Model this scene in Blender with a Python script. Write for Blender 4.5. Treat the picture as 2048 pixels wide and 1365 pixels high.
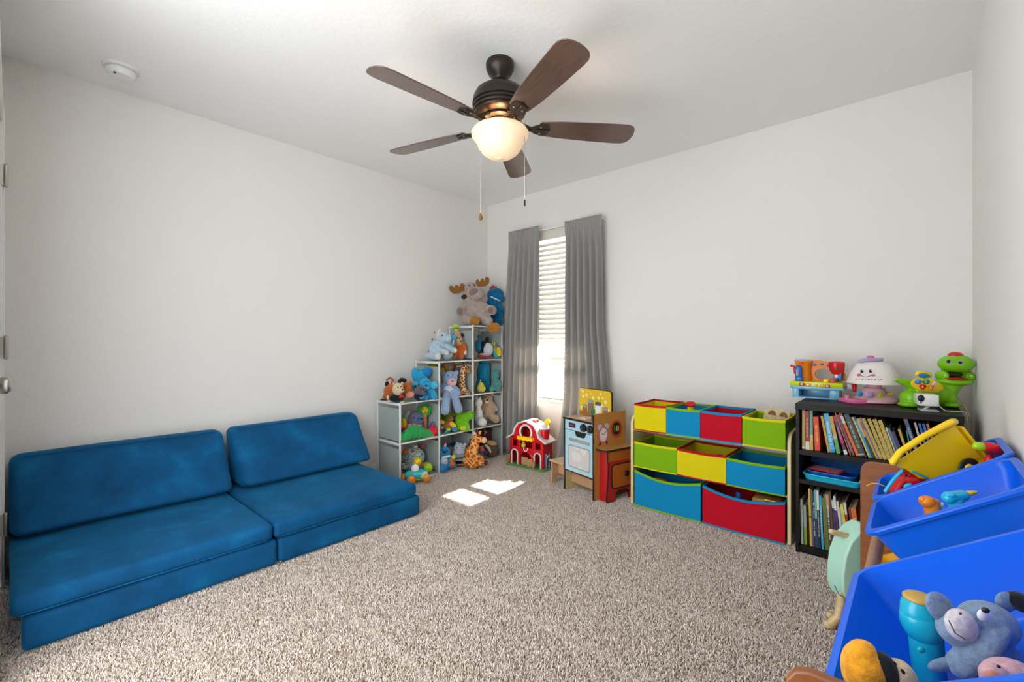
import bpy, math, random
from mathutils import Vector, Matrix
random.seed(7)
R = math.radians
for o in list(bpy.data.objects):
    bpy.data.objects.remove(o, do_unlink=True)
scene = bpy.context.scene
COL = scene.collection
W, YB, YF, H = 3.453, 3.232, -0.034, 2.44        # room: x 0..W, window wall y=YB, door wall y=YF, ceiling H

# ------------------------------------------------------------------ camera, sky, sun, exposure
cam = bpy.data.cameras.new('camera'); cam.sensor_width = 36; cam.lens = 900 / 2048 * 36
cam.shift_y = -1.5 / 2048; cam.clip_start = 0.02
co = bpy.data.objects.new('camera', cam); COL.objects.link(co)
co.location = (3.246, 0.0, 1.078); co.rotation_euler = (R(90), 0, R(42)); scene.camera = co
wd = bpy.data.worlds.new('sky'); scene.world = wd; wd.use_nodes = True
bg = wd.node_tree.nodes['Background']; bg.inputs[0].default_value = (0.93, 0.97, 1.0, 1); bg.inputs[1].default_value = 3.3
sl = bpy.data.lights.new('sun', 'SUN'); sl.energy = 58; sl.angle = R(0.6); sl.color = (1, 0.95, 0.86)
so = bpy.data.objects.new('sun', sl); COL.objects.link(so); so.location = (0.8, 6, 5)
so.rotation_euler = Vector((0.05, -1, -0.9)).to_track_quat('-Z', 'Y').to_euler()
scene.view_settings.view_transform = 'Standard'; scene.view_settings.look = 'None'
scene.view_settings.gamma = 1; scene.view_settings.use_curve_mapping = False
scene.view_settings.exposure = 0.70

# ------------------------------------------------------------------ mesh helpers
def cube_sphere(m=6):
    vs, fs, idx = [], [], {}
    def vid(p):
        k = tuple(round(a, 5) for a in p)
        if k not in idx: idx[k] = len(vs); vs.append(p)
        return idx[k]
    for ax in range(3):
        for sg in (-1, 1):
            for i in range(m):
                for j in range(m):
                    q = []
                    for a, b in ((i, j), (i + 1, j), (i + 1, j + 1), (i, j + 1)):
                        s, t = 2 * a / m - 1, 2 * b / m - 1
                        p = [0, 0, 0]; p[ax] = sg; p[(ax + 1) % 3] = s * sg; p[(ax + 2) % 3] = t
                        q.append(vid(tuple(p)))
                    fs.append(q)
    return vs, fs
CS_V, CS_F = cube_sphere(6)
CS_V = [tuple(math.tan(a * math.pi / 4) for a in p) for p in CS_V]
CS_V = [tuple(Vector(p).normalized()) for p in CS_V]
CS4 = cube_sphere(4)
CS4 = ([tuple(Vector(tuple(math.tan(a * math.pi / 4) for a in p)).normalized()) for p in CS4[0]], CS4[1])

class MB:
    def __init__(s): s.v = []; s.f = []
    def add(s, vs, fs, M=None):
        n = len(s.v)
        s.v += [tuple(M @ Vector(p)) if M is not None else tuple(p) for p in vs]
        s.f += [[i + n for i in f] for f in fs]
        return s
    def ell(s, c, r, tilt=0, fine=True):
        V, F_ = (CS_V, CS_F) if fine else CS4
        M = Matrix.Translation(c) @ Matrix.Rotation(-R(tilt), 4, 'Y')
        return s.add([(p[0] * r[0], p[1] * r[1], p[2] * r[2]) for p in V], F_, M)
    def rbox(s, c, h, r=None, tilt=0, M=None):
        r = min(h) * .45 if r is None else min(r, min(h) * .99)
        sg = lambda a: (a > 1e-6) - (a < -1e-6)
        V = [tuple(r * p[i] + sg(p[i]) * (h[i] - r) for i in range(3)) for p in CS4[0]]
        T = Matrix.Translation(c) @ Matrix.Rotation(-R(tilt), 4, 'Y')
        return s.add(V, CS4[1], M @ T if M is not None else T)
    def box(s, x0, x1, y0, y1, z0, z1, M=None):
        V = [(x, y, z) for x in (x0, x1) for y in (y0, y1) for z in (z0, z1)]
        return s.add(V, [(0, 1, 3, 2), (4, 6, 7, 5), (0, 4, 5, 1), (2, 3, 7, 6), (0, 2, 6, 4), (1, 5, 7, 3)], M)
    def tube(s, pts, rad, seg=10, caps=True, closed=False):
        pts = [Vector(p) for p in pts]; n = len(pts)
        if isinstance(rad, (int, float)): rad = [rad] * n
        ring = []
        t0 = (pts[1] - pts[0]).normalized()
        up = Vector((0, 0, 1)) if abs(t0.z) < .9 else Vector((1, 0, 0))
        nx = t0.cross(up).normalized()
        rows = []
        for i in range(n):
            a = pts[i - 1] if i > 0 else (pts[-2] if closed else pts[0])
            b = pts[i + 1] if i < n - 1 else (pts[1] if closed else pts[-1])
            t = (b - a)
            t = t.normalized() if t.length > 1e-9 else t0
            nx = (nx - t * nx.dot(t))
            nx = nx.normalized() if nx.length > 1e-6 else t.orthogonal().normalized()
            rows.append((pts[i], t, nx, t.cross(nx), rad[i]))
        rings = []
        def mk(c, nx, ny, r): rings.append([c + (nx * math.cos(2 * math.pi * k / seg) + ny * math.sin(2 * math.pi * k / seg)) * r for k in range(seg)])
        if caps:
            c, t, nx, ny, r = rows[0]
            for a in (80, 50, 25): mk(c - t * r * math.sin(R(a)), nx, ny, r * math.cos(R(a)))
        for c, t, nx, ny, r in rows: mk(c, nx, ny, r)
        if caps:
            c, t, nx, ny, r = rows[-1]
            for a in (25, 50, 80): mk(c + t * r * math.sin(R(a)), nx, ny, r * math.cos(R(a)))
        V = [p for g in rings for p in g]; F_ = []
        for i in range(len(rings) - 1):
            for k in range(seg):
                a, b = i * seg + k, i * seg + (k + 1) % seg
                F_.append((a, b, b + seg, a + seg))
        if not closed:
            F_.append(list(range(seg))[::-1]); F_.append([len(V) - seg + k for k in range(seg)])
        return s.add(V, F_)
    def lathe(s, cx, cy, prof, seg=28, M=None, cap=True):
        V = []; F_ = []; n = len(prof)
        for r, z in prof:
            for k in range(seg):
                a = 2 * math.pi * k / seg
                V.append((cx + max(r, 1e-5) * math.cos(a), cy + max(r, 1e-5) * math.sin(a), z))
        for i in range(n - 1):
            for k in range(seg):
                a, b = i * seg + k, i * seg + (k + 1) % seg
                F_.append((a, b, b + seg, a + seg))
        if cap and prof[0][0] > 1e-4: F_.append(list(range(seg))[::-1])
        if cap and prof[-1][0] > 1e-4: F_.append([(n - 1) * seg + k for k in range(seg)])
        return s.add(V, F_, M)
    def prism(s, ol, y0, y1, M=None, axis='y'):
        """outline in (x,z) swept from y0 to y1; axis 'x': outline in (y,z) swept in x; 'z': outline (x,y) swept in z"""
        n = len(ol)
        f = {'y': lambda a, b, c: (a, c, b), 'x': lambda a, b, c: (c, a, b), 'z': lambda a, b, c: (a, b, c)}[axis]
        V = [f(a, b, y0) for a, b in ol] + [f(a, b, y1) for a, b in ol]
        F_ = [list(range(n)), list(range(2 * n - 1, n - 1, -1))]
        for i in range(n):
            j = (i + 1) % n
            F_.append((i, i + n, j + n, j))
        return s.add(V, F_, M)
    def ringprism(s, outer, inner, y0, y1):
        n = len(outer); V = [(a, y, b) for y in (y0, y1) for L in (outer, inner) for a, b in L]; F_ = []
        for i in range(n):
            j = (i + 1) % n
            F_ += [(i, j, n + j, n + i), (2 * n + i, 3 * n + i, 3 * n + j, 2 * n + j), (i, 2 * n + i, 2 * n + j, j), (n + i, n + j, 3 * n + j, 3 * n + i)]
        return s.add(V, F_)
    def build(s, name, mat, parent=None, bevel=0, remesh=0, sharp=38, loc=None, rot=None):
        me = bpy.data.meshes.new(name); me.from_pydata(s.v, [], s.f); me.validate(); me.update()
        import bmesh
        bm = bmesh.new(); bm.from_mesh(me); bmesh.ops.recalc_face_normals(bm, faces=bm.faces); bm.to_mesh(me); bm.free()
        me.polygons.foreach_set('use_smooth', [True] * len(me.polygons))
        me.set_sharp_from_angle(angle=R(sharp))
        o = bpy.data.objects.new(name, me); COL.objects.link(o)
        me.materials.append(M_(mat) if isinstance(mat, str) else mat)
        if parent is not None: o.parent = parent
        if loc is not None: o.location = loc
        if rot is not None: o.rotation_euler = rot
        if remesh:
            m = o.modifiers.new('skin', 'REMESH'); m.mode = 'VOXEL'; m.voxel_size = remesh; m.use_smooth_shade = True
            m = o.modifiers.new('smooth', 'SMOOTH'); m.factor = .5; m.iterations = 4
        if bevel:
            m = o.modifiers.new('bevel', 'BEVEL'); m.width = bevel; m.segments = 2; m.limit_method = 'ANGLE'; m.angle_limit = R(40)
        return o
def tag(o, label=None, cat=None, group=None, kind=None):
    if label: o['label'] = label
    if cat: o['category'] = cat
    if group: o['group'] = group
    if kind: o['kind'] = kind
    return o
def thing(name, label, cat, loc=(0, 0, 0), rz=0, group=None):
    o = bpy.data.objects.new(name, None); COL.objects.link(o); o.empty_display_size = .05
    o.location = loc; o.rotation_euler = (0, 0, rz)
    return tag(o, label, cat, group)
def struct(name, mb, mat, parent=None, **k):
    o = mb.build(name, mat, parent, **k)
    if parent is None: o['kind'] = 'structure'
    return o
def bx(*a): return MB().box(*a)
def cast(c, poly, n):
    """points where n evenly turned rays from c leave the polygon"""
    out = []
    for i in range(n):
        d = Vector((math.cos(2 * math.pi * i / n), math.sin(2 * math.pi * i / n))); best = 0
        for (ax, ay), (bx_, by_) in zip(poly, poly[1:] + poly[:1]):
            e = Vector((bx_ - ax, by_ - ay)); q = Vector((ax - c[0], ay - c[1])); den = d.x * e.y - d.y * e.x
            if abs(den) > 1e-9:
                t_ = (q.x * e.y - q.y * e.x) / den; u = (q.x * d.y - q.y * d.x) / den
                if -1e-6 <= u <= 1 + 1e-6 and t_ > best: best = t_
        out.append((c[0] + d.x * best, c[1] + d.y * best))
    return out
def rrect(w, h, r, n=4, cx=0, cy=0):
    """rounded rectangle outline"""
    P = []
    for sx, sy, a0 in ((1, 1, 0), (-1, 1, 90), (-1, -1, 180), (1, -1, 270)):
        for i in range(n + 1):
            a = R(a0 + 90 * i / n)
            P.append((cx + sx * (w / 2 - r) + r * math.cos(a), cy + sy * (h / 2 - r) + r * math.sin(a)))
    return P
_txt = {}
def text_mesh(txt, mb, size, M):
    """adds flat raised lettering (unit font) to mb"""
    if txt not in _txt:
        cu = bpy.data.curves.new('lettering', 'FONT'); cu.body = txt; cu.align_x = 'CENTER'; cu.align_y = 'CENTER'; cu.extrude = .01; cu.resolution_u = 3
        ob = bpy.data.objects.new('lettering', cu); COL.objects.link(ob)
        dg = bpy.context.evaluated_depsgraph_get()
        me = bpy.data.meshes.new_from_object(ob.evaluated_get(dg))
        _txt[txt] = ([tuple(v.co) for v in me.vertices], [list(p.vertices) for p in me.polygons])
        bpy.data.objects.remove(ob); bpy.data.meshes.remove(me); bpy.data.curves.remove(cu)
    V, F_ = _txt[txt]
    mb.add([(x * size, y * size, z * size) for x, y, z in V], F_, M)
for t_ in ('1', '2', '3', '4', '5', 'My First Bible Stories', 'The Story of'): text_mesh(t_, MB(), 1, None)

# ------------------------------------------------------------------ materials
def lin(h):
    h = h.lstrip('#'); c = [int(h[i:i + 2], 16) / 255 for i in (0, 2, 4)]
    return tuple(a / 12.92 if a <= .04045 else ((a + .055) / 1.055) ** 2.4 for a in c) + (1,)
_m = {}
def new_mat(name, color, rough=.5, metal=0, spec=.5):
    m = bpy.data.materials.new(name); m.use_nodes = True
    b = m.node_tree.nodes['Principled BSDF']
    b.inputs['Base Color'].default_value = lin(color) if isinstance(color, str) else color
    b.inputs['Roughness'].default_value = rough; b.inputs['Metallic'].default_value = metal
    b.inputs['Specular IOR Level'].default_value = spec
    return m, m.node_tree, b
def nd(t, kind, **k):
    n = t.nodes.new(kind)
    for a, v in k.items(): setattr(n, a, v)
    return n
def coords(t, which='Object', scale=None):
    tc = nd(t, 'ShaderNodeTexCoord')
    if scale is None: return tc.outputs[which]
    mp = nd(t, 'ShaderNodeMapping'); mp.inputs['Scale'].default_value = scale
    t.links.new(tc.outputs[which], mp.inputs['Vector']); return mp.outputs[0]
def noise(t, vec, scale, detail=3, rough=.5):
    n = nd(t, 'ShaderNodeTexNoise'); n.inputs['Scale'].default_value = scale; n.inputs['Detail'].default_value = detail; n.inputs['Roughness'].default_value = rough
    t.links.new(vec, n.inputs['Vector']); return n.outputs['Fac']
def bump(t, b, h, strength, dist):
    n = nd(t, 'ShaderNodeBump'); n.inputs['Strength'].default_value = strength; n.inputs['Distance'].default_value = dist
    t.links.new(h, n.inputs['Height']); t.links.new(n.outputs[0], b.inputs['Normal'])
def ramp(t, fac, stops):
    n = nd(t, 'ShaderNodeValToRGB'); e = n.color_ramp.elements
    while len(e) > 1: e.remove(e[-1])
    for i, (p, c) in enumerate(stops):
        el = e[0] if i == 0 else e.new(p)
        el.position = p; el.color = lin(c) if isinstance(c, str) else c
    t.links.new(fac, n.inputs['Fac']); return n.outputs['Color']
def shade_(c, f):
    c = lin(c) if isinstance(c, str) else c
    return tuple(min(1, a * f) for a in c[:3]) + (1,)
def plush(name, c, sc=90):
    m, t, b = new_mat(name, c, .95, spec=.15)
    v = coords(t); f = noise(t, v, sc, 4, .65)
    t.links.new(ramp(t, f, [(.3, shade_(c, .72)), (.7, shade_(c, 1.22))]), b.inputs['Base Color'])
    bump(t, b, noise(t, v, sc * 2.2, 3, .7), .6, .004)
    b.inputs['Sheen Weight'].default_value = .25; b.inputs['Sheen Roughness'].default_value = .5
    return m
def plastic(name, c, rough=.22):
    m, t, b = new_mat(name, c, rough, spec=.5); return m
def wood(name, c1, c2, rough=.4, scale=(2, 2, 30), rot=None):
    m, t, b = new_mat(name, c1, rough)
    v = coords(t, 'Object', scale); f = noise(t, v, 3, 5, .6)
    t.links.new(ramp(t, f, [(.3, c1), (.7, c2)]), b.inputs['Base Color']); return m
def pattern(name, kind, c1, c2, sc, thr, rough=.9):
    m, t, b = new_mat(name, c1, rough, spec=.15); v = coords(t)
    if kind == 'voronoi':
        n = nd(t, 'ShaderNodeTexVoronoi', feature='DISTANCE_TO_EDGE'); n.inputs['Scale'].default_value = sc; t.links.new(v, n.inputs['Vector']); f = n.outputs['Distance']
    elif kind == 'dots':
        n = nd(t, 'ShaderNodeTexVoronoi'); n.inputs['Scale'].default_value = sc; t.links.new(v, n.inputs['Vector']); f = n.outputs['Distance']
    else:
        n = nd(t, 'ShaderNodeTexWave', bands_direction='Z'); n.inputs['Scale'].default_value = sc; n.inputs['Distortion'].default_value = 2; t.links.new(v, n.inputs['Vector']); f = n.outputs['Fac']
    t.links.new(ramp(t, f, [(max(0, thr - .04), c1), (thr + .04, c2)]), b.inputs['Base Color'])
    bump(t, b, noise(t, v, 200, 3), .5, .003); return m
PL = dict(taupe='#a8988e', taupe_dk='#85706a', antler='#8a5c2c', dkbrown='#4a2c22', hoof='#a56f2c', royal='#0a6898', crest='#c8303a', paleblue='#aec3d2', cream='#d9d2c6',
 slate='#5a6670', orange_pl='#c8642a', tan_pl='#c9a27c', black_pl='#1b1c22', lime_pl='#b4cc3a', cyan_pl='#4ab0d2', trainblue='#2f97c4', ltgrey='#c4c8cc', redpink='#d84a58',
 white_pl='#dcdad6', teal_pl='#2fa8a8', yellow_pl='#e0bc20', ochre='#a88a34', teal_shag='#1688ac', navyteal='#2c5f7c', pear='#ccc44e', seagreen='#4c8a88', yellow_dk='#c4a21e',
 pinkpl='#d8aab0', greyblue='#8ba3c2', paleblue2='#c4d4e8', greydk='#55565c', orange_br='#e8702c', beige_pl='#b99e84', brightgreen='#6cb41c', limeyel='#b8c832', limegreen='#94b422',
 monkey='#8c6038', blue_pl='#2f86c4', rust='#b05f26', pinkbr='#d8907c', cream_pl='#d2be9a', red_pl='#cc2434', char_pl='#5c5c62', skyblue='#2a9cc8', blue2='#1c7fb8', blue_dk='#1a3f9c',
 lavender='#8e8cae', green_pl='#2f9a3c', teal_br='#1fae8e', purple_pl='#6a3aa0', green_cat='#26a052', navy_pl='#1c2c5c', ltgrey_pl='#b4bcc8', greybrown='#7c746c', navy_bl='#24507c',
 peach_pl='#e0b48c', brown_pl='#6e5238', blue3='#1f7cb4', slateblue='#8096b0', palepink2='#d4ccd0', orange_fl='#eca024', redfab='#c00820')
GL = dict(gl_yellow='#fbcf0c', gl_lime='#a4cc1c', gl_teal='#22b0b8', gl_white='#e6e6e4', gl_orange='#ea8414', gl_pink='#e0709c', gl_green='#7cc014', gl_red='#d0141e', navy_gl='#0c1430', gl_blue2='#2f8cc8',
 gl_dkgreen='#2c8c48', gl_blue='#1464c0', gl_lime2='#c4d410', gl_sky='#7cb8d8', greylid='#b4b8ba', gl_cyan='#22b4d8', gl_turq='#16a8c4', pinkpale='#e0aab4', shade='#ebe2de', lilac='#b8a4d0',
 pinkcheek='#e87890', mint='#aedcc8', board_orange='#e07a10', ochre_gl='#c09a4c', greymetal='#9a9a98', mouthblk='#0c1408', black_rub='#1a1816', black='#0a0a0c', white='#e8e8e8', maroon='#5c1a24', cord_y='#d0a838', cord_w='#dedbd4')
def M_(k):
    if k in _m: return _m[k]
    if k in PL: m = plush(k, PL[k], 40 if k in ('taupe', 'teal_shag', 'beige_pl') else 90)
    elif k in GL: m = plastic(k, GL[k], .27 if k.startswith('gl_') else .45)
    elif k == 'giraffe': m = pattern(k, 'voronoi', '#e0cba4', '#8e4a1e', 42, .10)
    elif k == 'giraffe2': m = pattern(k, 'voronoi', '#e0b070', '#b05a18', 26, .09)
    elif k == 'zebra': m = pattern(k, 'wave', '#1a1a1c', '#d8d4cc', 30, .5)
    elif k == 'knit': m = pattern(k, 'dots', '#5c7a76', '#b4c4bc', 90, .4)
    elif k == 'knit2': m = pattern(k, 'dots', '#8ab04a', '#c4c49a', 70, .35)
    elif k == 'strapmat':
        m, t, b = new_mat(k, '#c8a030', .9)
        n = nd(t, 'ShaderNodeTexWave', bands_direction='Z'); n.inputs['Scale'].default_value = 11; t.links.new(coords(t), n.inputs['Vector'])
        t.links.new(ramp(t, n.outputs['Fac'], [(0, '#8a5a2c'), (.35, '#c8a030'), (.6, '#3a8a6a'), (.8, '#c85a3a')]), b.inputs['Base Color'])
    elif k == 'palewood': m = wood(k, '#d8c096', '#c8aa78', .45)
    elif k[0] == '#': m = plastic(k, k, .45)
    else: raise KeyError(k)
    _m[k] = m; m.name = k.strip('#') if k[0] != '#' else 'ink_' + k[1:]; return m
def reg(k, m): _m[k] = m; return m
# wall paint with orange peel
def paint(name, c, sc=70, st=.12, rough=.85):
    m, t, b = new_mat(name, c, rough, spec=.25); v = coords(t)
    bump(t, b, noise(t, v, sc, 2, .5), st, .01); return reg(name, m)
paint('wall_paint', '#e7e4df'); paint('ceiling_paint', '#f3f2f0', 34, .11); paint('trim_white', '#ecebe8', 8, .02, .4)
m, t, b = new_mat('carpet_base', '#a08a7a', .95, spec=.1); reg('carpet_base', m)
m, t, b = new_mat('carpet_pile', '#b9a595', .95, spec=.1)
g = nd(t, 'ShaderNodeNewGeometry'); v = coords(t)
rnd = nd(t, 'ShaderNodeAttribute', attribute_name='tuft')
t.links.new(ramp(t, rnd.outputs['Fac'], [(0, '#947e6e'), (.2, '#cbbaab'), (.55, '#e0d3c7'), (1, '#eee6de')]), b.inputs['Base Color']); reg('carpet_pile', m)
# velvet
m, t, b = new_mat('velvet', '#0b4a78', .8, spec=.2); v = coords(t)
f = noise(t, v, 5, 5, .6)
t.links.new(ramp(t, f, [(.3, '#03416a'), (.55, '#045282'), (.75, '#0a6a9c')]), b.inputs['Base Color'])
b.inputs['Sheen Weight'].default_value = .35; b.inputs['Sheen Roughness'].default_value = .35; b.inputs['Sheen Tint'].default_value = (.05, .5, .8, 1)
bump(t, b, noise(t, v, 9, 3, .5), .25, .02); reg('velvet', m)
# fan
m, t, b = new_mat('bronze', '#3a322c', .38, .7); reg('bronze', m)
m, t, b = new_mat('nickel', '#b8b4ac', .28, 1); reg('nickel', m)
m, t, b = new_mat('blade_walnut', '#4c2e22', .3); b.inputs['Coat Weight'].default_value = .6; b.inputs['Coat Roughness'].default_value = .12; v = coords(t, 'Object', (3, 26, 3)); f = noise(t, v, 3, 5, .6)
t.links.new(ramp(t, f, [(.3, '#4e382f'), (.7, '#684c40')]), b.inputs['Base Color']); reg('blade_walnut', m)
m, t, b = new_mat('lamp_glass', '#f6e2c4', .35); b.inputs['Emission Color'].default_value = (1, .66, .34, 1); b.inputs['Emission Strength'].default_value = .2
tr = nd(t, 'ShaderNodeBsdfTranslucent'); tr.inputs[0].default_value = (1, .92, .82, 1); mx = nd(t, 'ShaderNodeMixShader'); mx.inputs[0].default_value = .019
t.links.new(b.outputs[0], mx.inputs[1]); t.links.new(tr.outputs[0], mx.inputs[2]); t.links.new(mx.outputs[0], t.nodes['Material Output'].inputs[0]); reg('lamp_glass', m)
# curtain: woven, lets light through
m, t, b = new_mat('curtain_cloth', '#aaa8a5', .9, spec=.1); v = coords(t, 'Object', (1, 1, 1))
bump(t, b, noise(t, v, 500, 2), .3, .002)
tr = nd(t, 'ShaderNodeBsdfTranslucent'); tr.inputs[0].default_value = lin('#a8a298'); mx = nd(t, 'ShaderNodeMixShader'); mx.inputs[0].default_value = .25
t.links.new(b.outputs[0], mx.inputs[1]); t.links.new(tr.outputs[0], mx.inputs[2]); t.links.new(mx.outputs[0], t.nodes['Material Output'].inputs[0]); reg('curtain_cloth', m)
m, t, b = new_mat('blind_slat', '#e9e4d8', .45)
tr = nd(t, 'ShaderNodeBsdfTranslucent'); tr.inputs[0].default_value = lin('#e9e2d0'); mx = nd(t, 'ShaderNodeMixShader'); mx.inputs[0].default_value = .12
t.links.new(b.outputs[0], mx.inputs[1]); t.links.new(tr.outputs[0], mx.inputs[2]); t.links.new(mx.outputs[0], t.nodes['Material Output'].inputs[0]); reg('blind_slat', m)
m, t, b = new_mat('window_glass', '#ffffff', .02)
tp = nd(t, 'ShaderNodeBsdfTransparent'); gs = nd(t, 'ShaderNodeBsdfGlossy'); gs.inputs['Roughness'].default_value = .02
fr = nd(t, 'ShaderNodeFresnel'); fr.inputs[0].default_value = 1.3; mx = nd(t, 'ShaderNodeMixShader')
t.links.new(fr.outputs[0], mx.inputs[0]); t.links.new(tp.outputs[0], mx.inputs[1]); t.links.new(gs.outputs[0], mx.inputs[2]); t.links.new(mx.outputs[0], t.nodes['Material Output'].inputs[0]); reg('window_glass', m)
# cube shelf plastic
m, t, b = new_mat('shelf_panel', '#b2bcb9', .35); tr = nd(t, 'ShaderNodeBsdfTranslucent'); tr.inputs[0].default_value = lin('#b4c4c0'); mx = nd(t, 'ShaderNodeMixShader'); mx.inputs[0].default_value = .3
t.links.new(b.outputs[0], mx.inputs[1]); t.links.new(tr.outputs[0], mx.inputs[2]); t.links.new(mx.outputs[0], t.nodes['Material Output'].inputs[0]); reg('shelf_panel', m)
reg('shelf_frame', plastic('shelf_frame', '#d2d7d5', .4))
reg('cream_board', plastic('cream_board', '#e2d29a', .4)); reg('white_board', plastic('white_board', '#dcd8d2', .4))
m, t, b = new_mat('espresso', '#130e0d', .45, 0, .25); v = coords(t, 'Object', (4, 4, 40)); bump(t, b, noise(t, v, 4, 3), .08, .003); reg('espresso', m)
def fabric(k, c):
    m, t, b = new_mat(k, c, .85, spec=.2); v = coords(t)
    bump(t, b, noise(t, v, 14, 4, .6), .25, .012); return reg(k, m)
FAB = dict(f_yellow='#d8c80a', f_blue='#0a86b8', f_red='#ba0a24', f_green='#7cae0c')
for k_, c_ in FAB.items(): fabric(k_, c_)
reg('bin_blue', new_mat('bin_blue', '#0560e0', .3, 0, .3)[0]); reg('bin_yellow', plastic('bin_yellow', '#e8a810', .3))
reg('cherry', wood('cherry', '#7c4522', '#9a5c30', .35, (3, 3, 24))); reg('dowel', wood('dowel', '#a87a5c', '#b88c70', .4, (3, 24, 3)))
reg('ply', wood('ply', '#c8a27a', '#b88c62', .45, (20, 3, 3))); reg('black_edge', plastic('black_edge', '#1c1816', .5))

# ================================================================== THE ROOM
struct('floor', bx(-.12, W + .12, -.15, YB + .12, -.04, -.011), 'carpet_base')
pile = MB(); tv = []
S_ = .5
rp = random.Random(3)
for i in range(13500):
    x, y = rp.uniform(-S_ / 2, S_ / 2), rp.uniform(-S_ / 2, S_ / 2)
    a, h, lean, w = rp.uniform(0, 6.283), rp.uniform(.010, .0165), rp.uniform(.002, .008), rp.uniform(.0013, .0023)
    dx, dy = math.cos(a), math.sin(a); px, py = -dy, dx
    V = []
    for k, (t_, ww) in enumerate(((0, w), (.6, w * 1.15), (1, w * .55))):
        cx, cy, cz = x + dx * lean * t_ * t_, y + dy * lean * t_ * t_, -.013 + h * (t_ if k < 2 else .93)
        V += [(cx + px * ww, cy + py * ww, cz), (cx - px * ww * .5 + dx * ww * .8, cy - py * ww * .5 + dy * ww * .8, cz), (cx - px * ww * .5 - dx * ww * .8, cy - py * ww * .5 - dy * ww * .8, cz)]
    n = len(pile.v); pile.v += V
    for r_ in (0, 3):
        for q in range(3):
            q2 = (q + 1) % 3
            pile.f.append((n + r_ + q, n + r_ + q2, n + r_ + 3 + q2, n + r_ + 3 + q))
    pile.f.append((n + 6, n + 7, n + 8))
    tv += [rp.random()] * 9
me = bpy.data.meshes.new('carpet_pile'); me.from_pydata(pile.v, [], pile.f); me.materials.append(M_('carpet_pile'))
at_ = me.attributes.new('tuft', 'FLOAT', 'POINT'); at_.data.foreach_set('value', tv)
carpet = bpy.data.objects.new('carpet_pile', me); COL.objects.link(carpet)
tag(carpet, 'beige speckled twist carpet pile covering the whole floor', 'carpet', kind='stuff')
NX, NY = 7, 7
carpet.location = (W / 2, (YF + YB) / 2 - .02, 0)
ng = bpy.data.node_groups.new('lay_carpet', 'GeometryNodeTree')
ng.interface.new_socket('Geometry', in_out='INPUT', socket_type='NodeSocketGeometry'); ng.interface.new_socket('Geometry', in_out='OUTPUT', socket_type='NodeSocketGeometry')
gi, go = ng.nodes.new('NodeGroupInput'), ng.nodes.new('NodeGroupOutput')
gr = ng.nodes.new('GeometryNodeMeshGrid'); gr.inputs['Size X'].default_value = W - S_; gr.inputs['Size Y'].default_value = YB - YF - S_; gr.inputs['Vertices X'].default_value = NX; gr.inputs['Vertices Y'].default_value = NY
ip = ng.nodes.new('GeometryNodeInstanceOnPoints')
rv = ng.nodes.new('FunctionNodeRandomValue'); rv.data_type = 'INT'
ri = [s for s in rv.inputs if s.enabled]; ri[0].default_value = 0; ri[1].default_value = 3
mu = ng.nodes.new('ShaderNodeMath'); mu.operation = 'MULTIPLY'; mu.inputs[1].default_value = math.pi / 2
cx_ = ng.nodes.new('ShaderNodeCombineXYZ')
ng.links.new([s for s in rv.outputs if s.enabled][0], mu.inputs[0]); ng.links.new(mu.outputs[0], cx_.inputs['Z'])
ng.links.new(gr.outputs['Mesh'], ip.inputs['Points']); ng.links.new(gi.outputs[0], ip.inputs['Instance']); ng.links.new(cx_.outputs[0], ip.inputs['Rotation']); ng.links.new(ip.outputs[0], go.inputs[0])
mo = carpet.modifiers.new('lay', 'NODES'); mo.node_group = ng

struct('ceiling', bx(-.12, W + .12, -.15, YB + .12, H, H + .1), 'ceiling_paint')
struct('wall_left', bx(-.12, 0, -.15, YB + .12, -.04, H), 'wall_paint')
struct('wall_right', bx(W, W + .12, -.15, YB + .12, -.04, H), 'wall_paint')
WX0, WX1, WZ0, WZ1 = .42, 1.28, .545, 2.075      # window opening
wb = bx(0, WX0, YB, YB + .12, -.04, H).box(WX1, W, YB, YB + .12, -.04, H).box(WX0, WX1, YB, YB + .12, -.04, WZ0).box(WX0, WX1, YB, YB + .12, WZ1, H)
struct('wall_back', wb, 'wall_paint')
DX0, DX1, DZ = .262, 1.095, 2.05                 # door opening
OX0, OX1, OZ = 1.17, 2.75, 2.435                  # opening added in the unseen wall to let in fill light
wf = bx(0, DX0, -.15, YF, -.04, H).box(DX1, OX0, -.15, YF, -.04, H).box(OX1, W, -.15, YF, -.04, H).box(DX0, DX1, -.15, YF, DZ, H).box(OX0, OX1, -.15, YF, OZ, H)
struct('wall_front', wf, 'wall_paint')
def baseboard(name, mb): struct(name, mb, 'trim_white', bevel=.004)
baseboard('baseboard_left', bx(0, .013, YF, YB, 0, .085)); baseboard('baseboard_back', bx(.013, W - .013, YB - .013, YB, 0, .085)); baseboard('baseboard_right', bx(W - .013, W, YF, YB, 0, .085))
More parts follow.
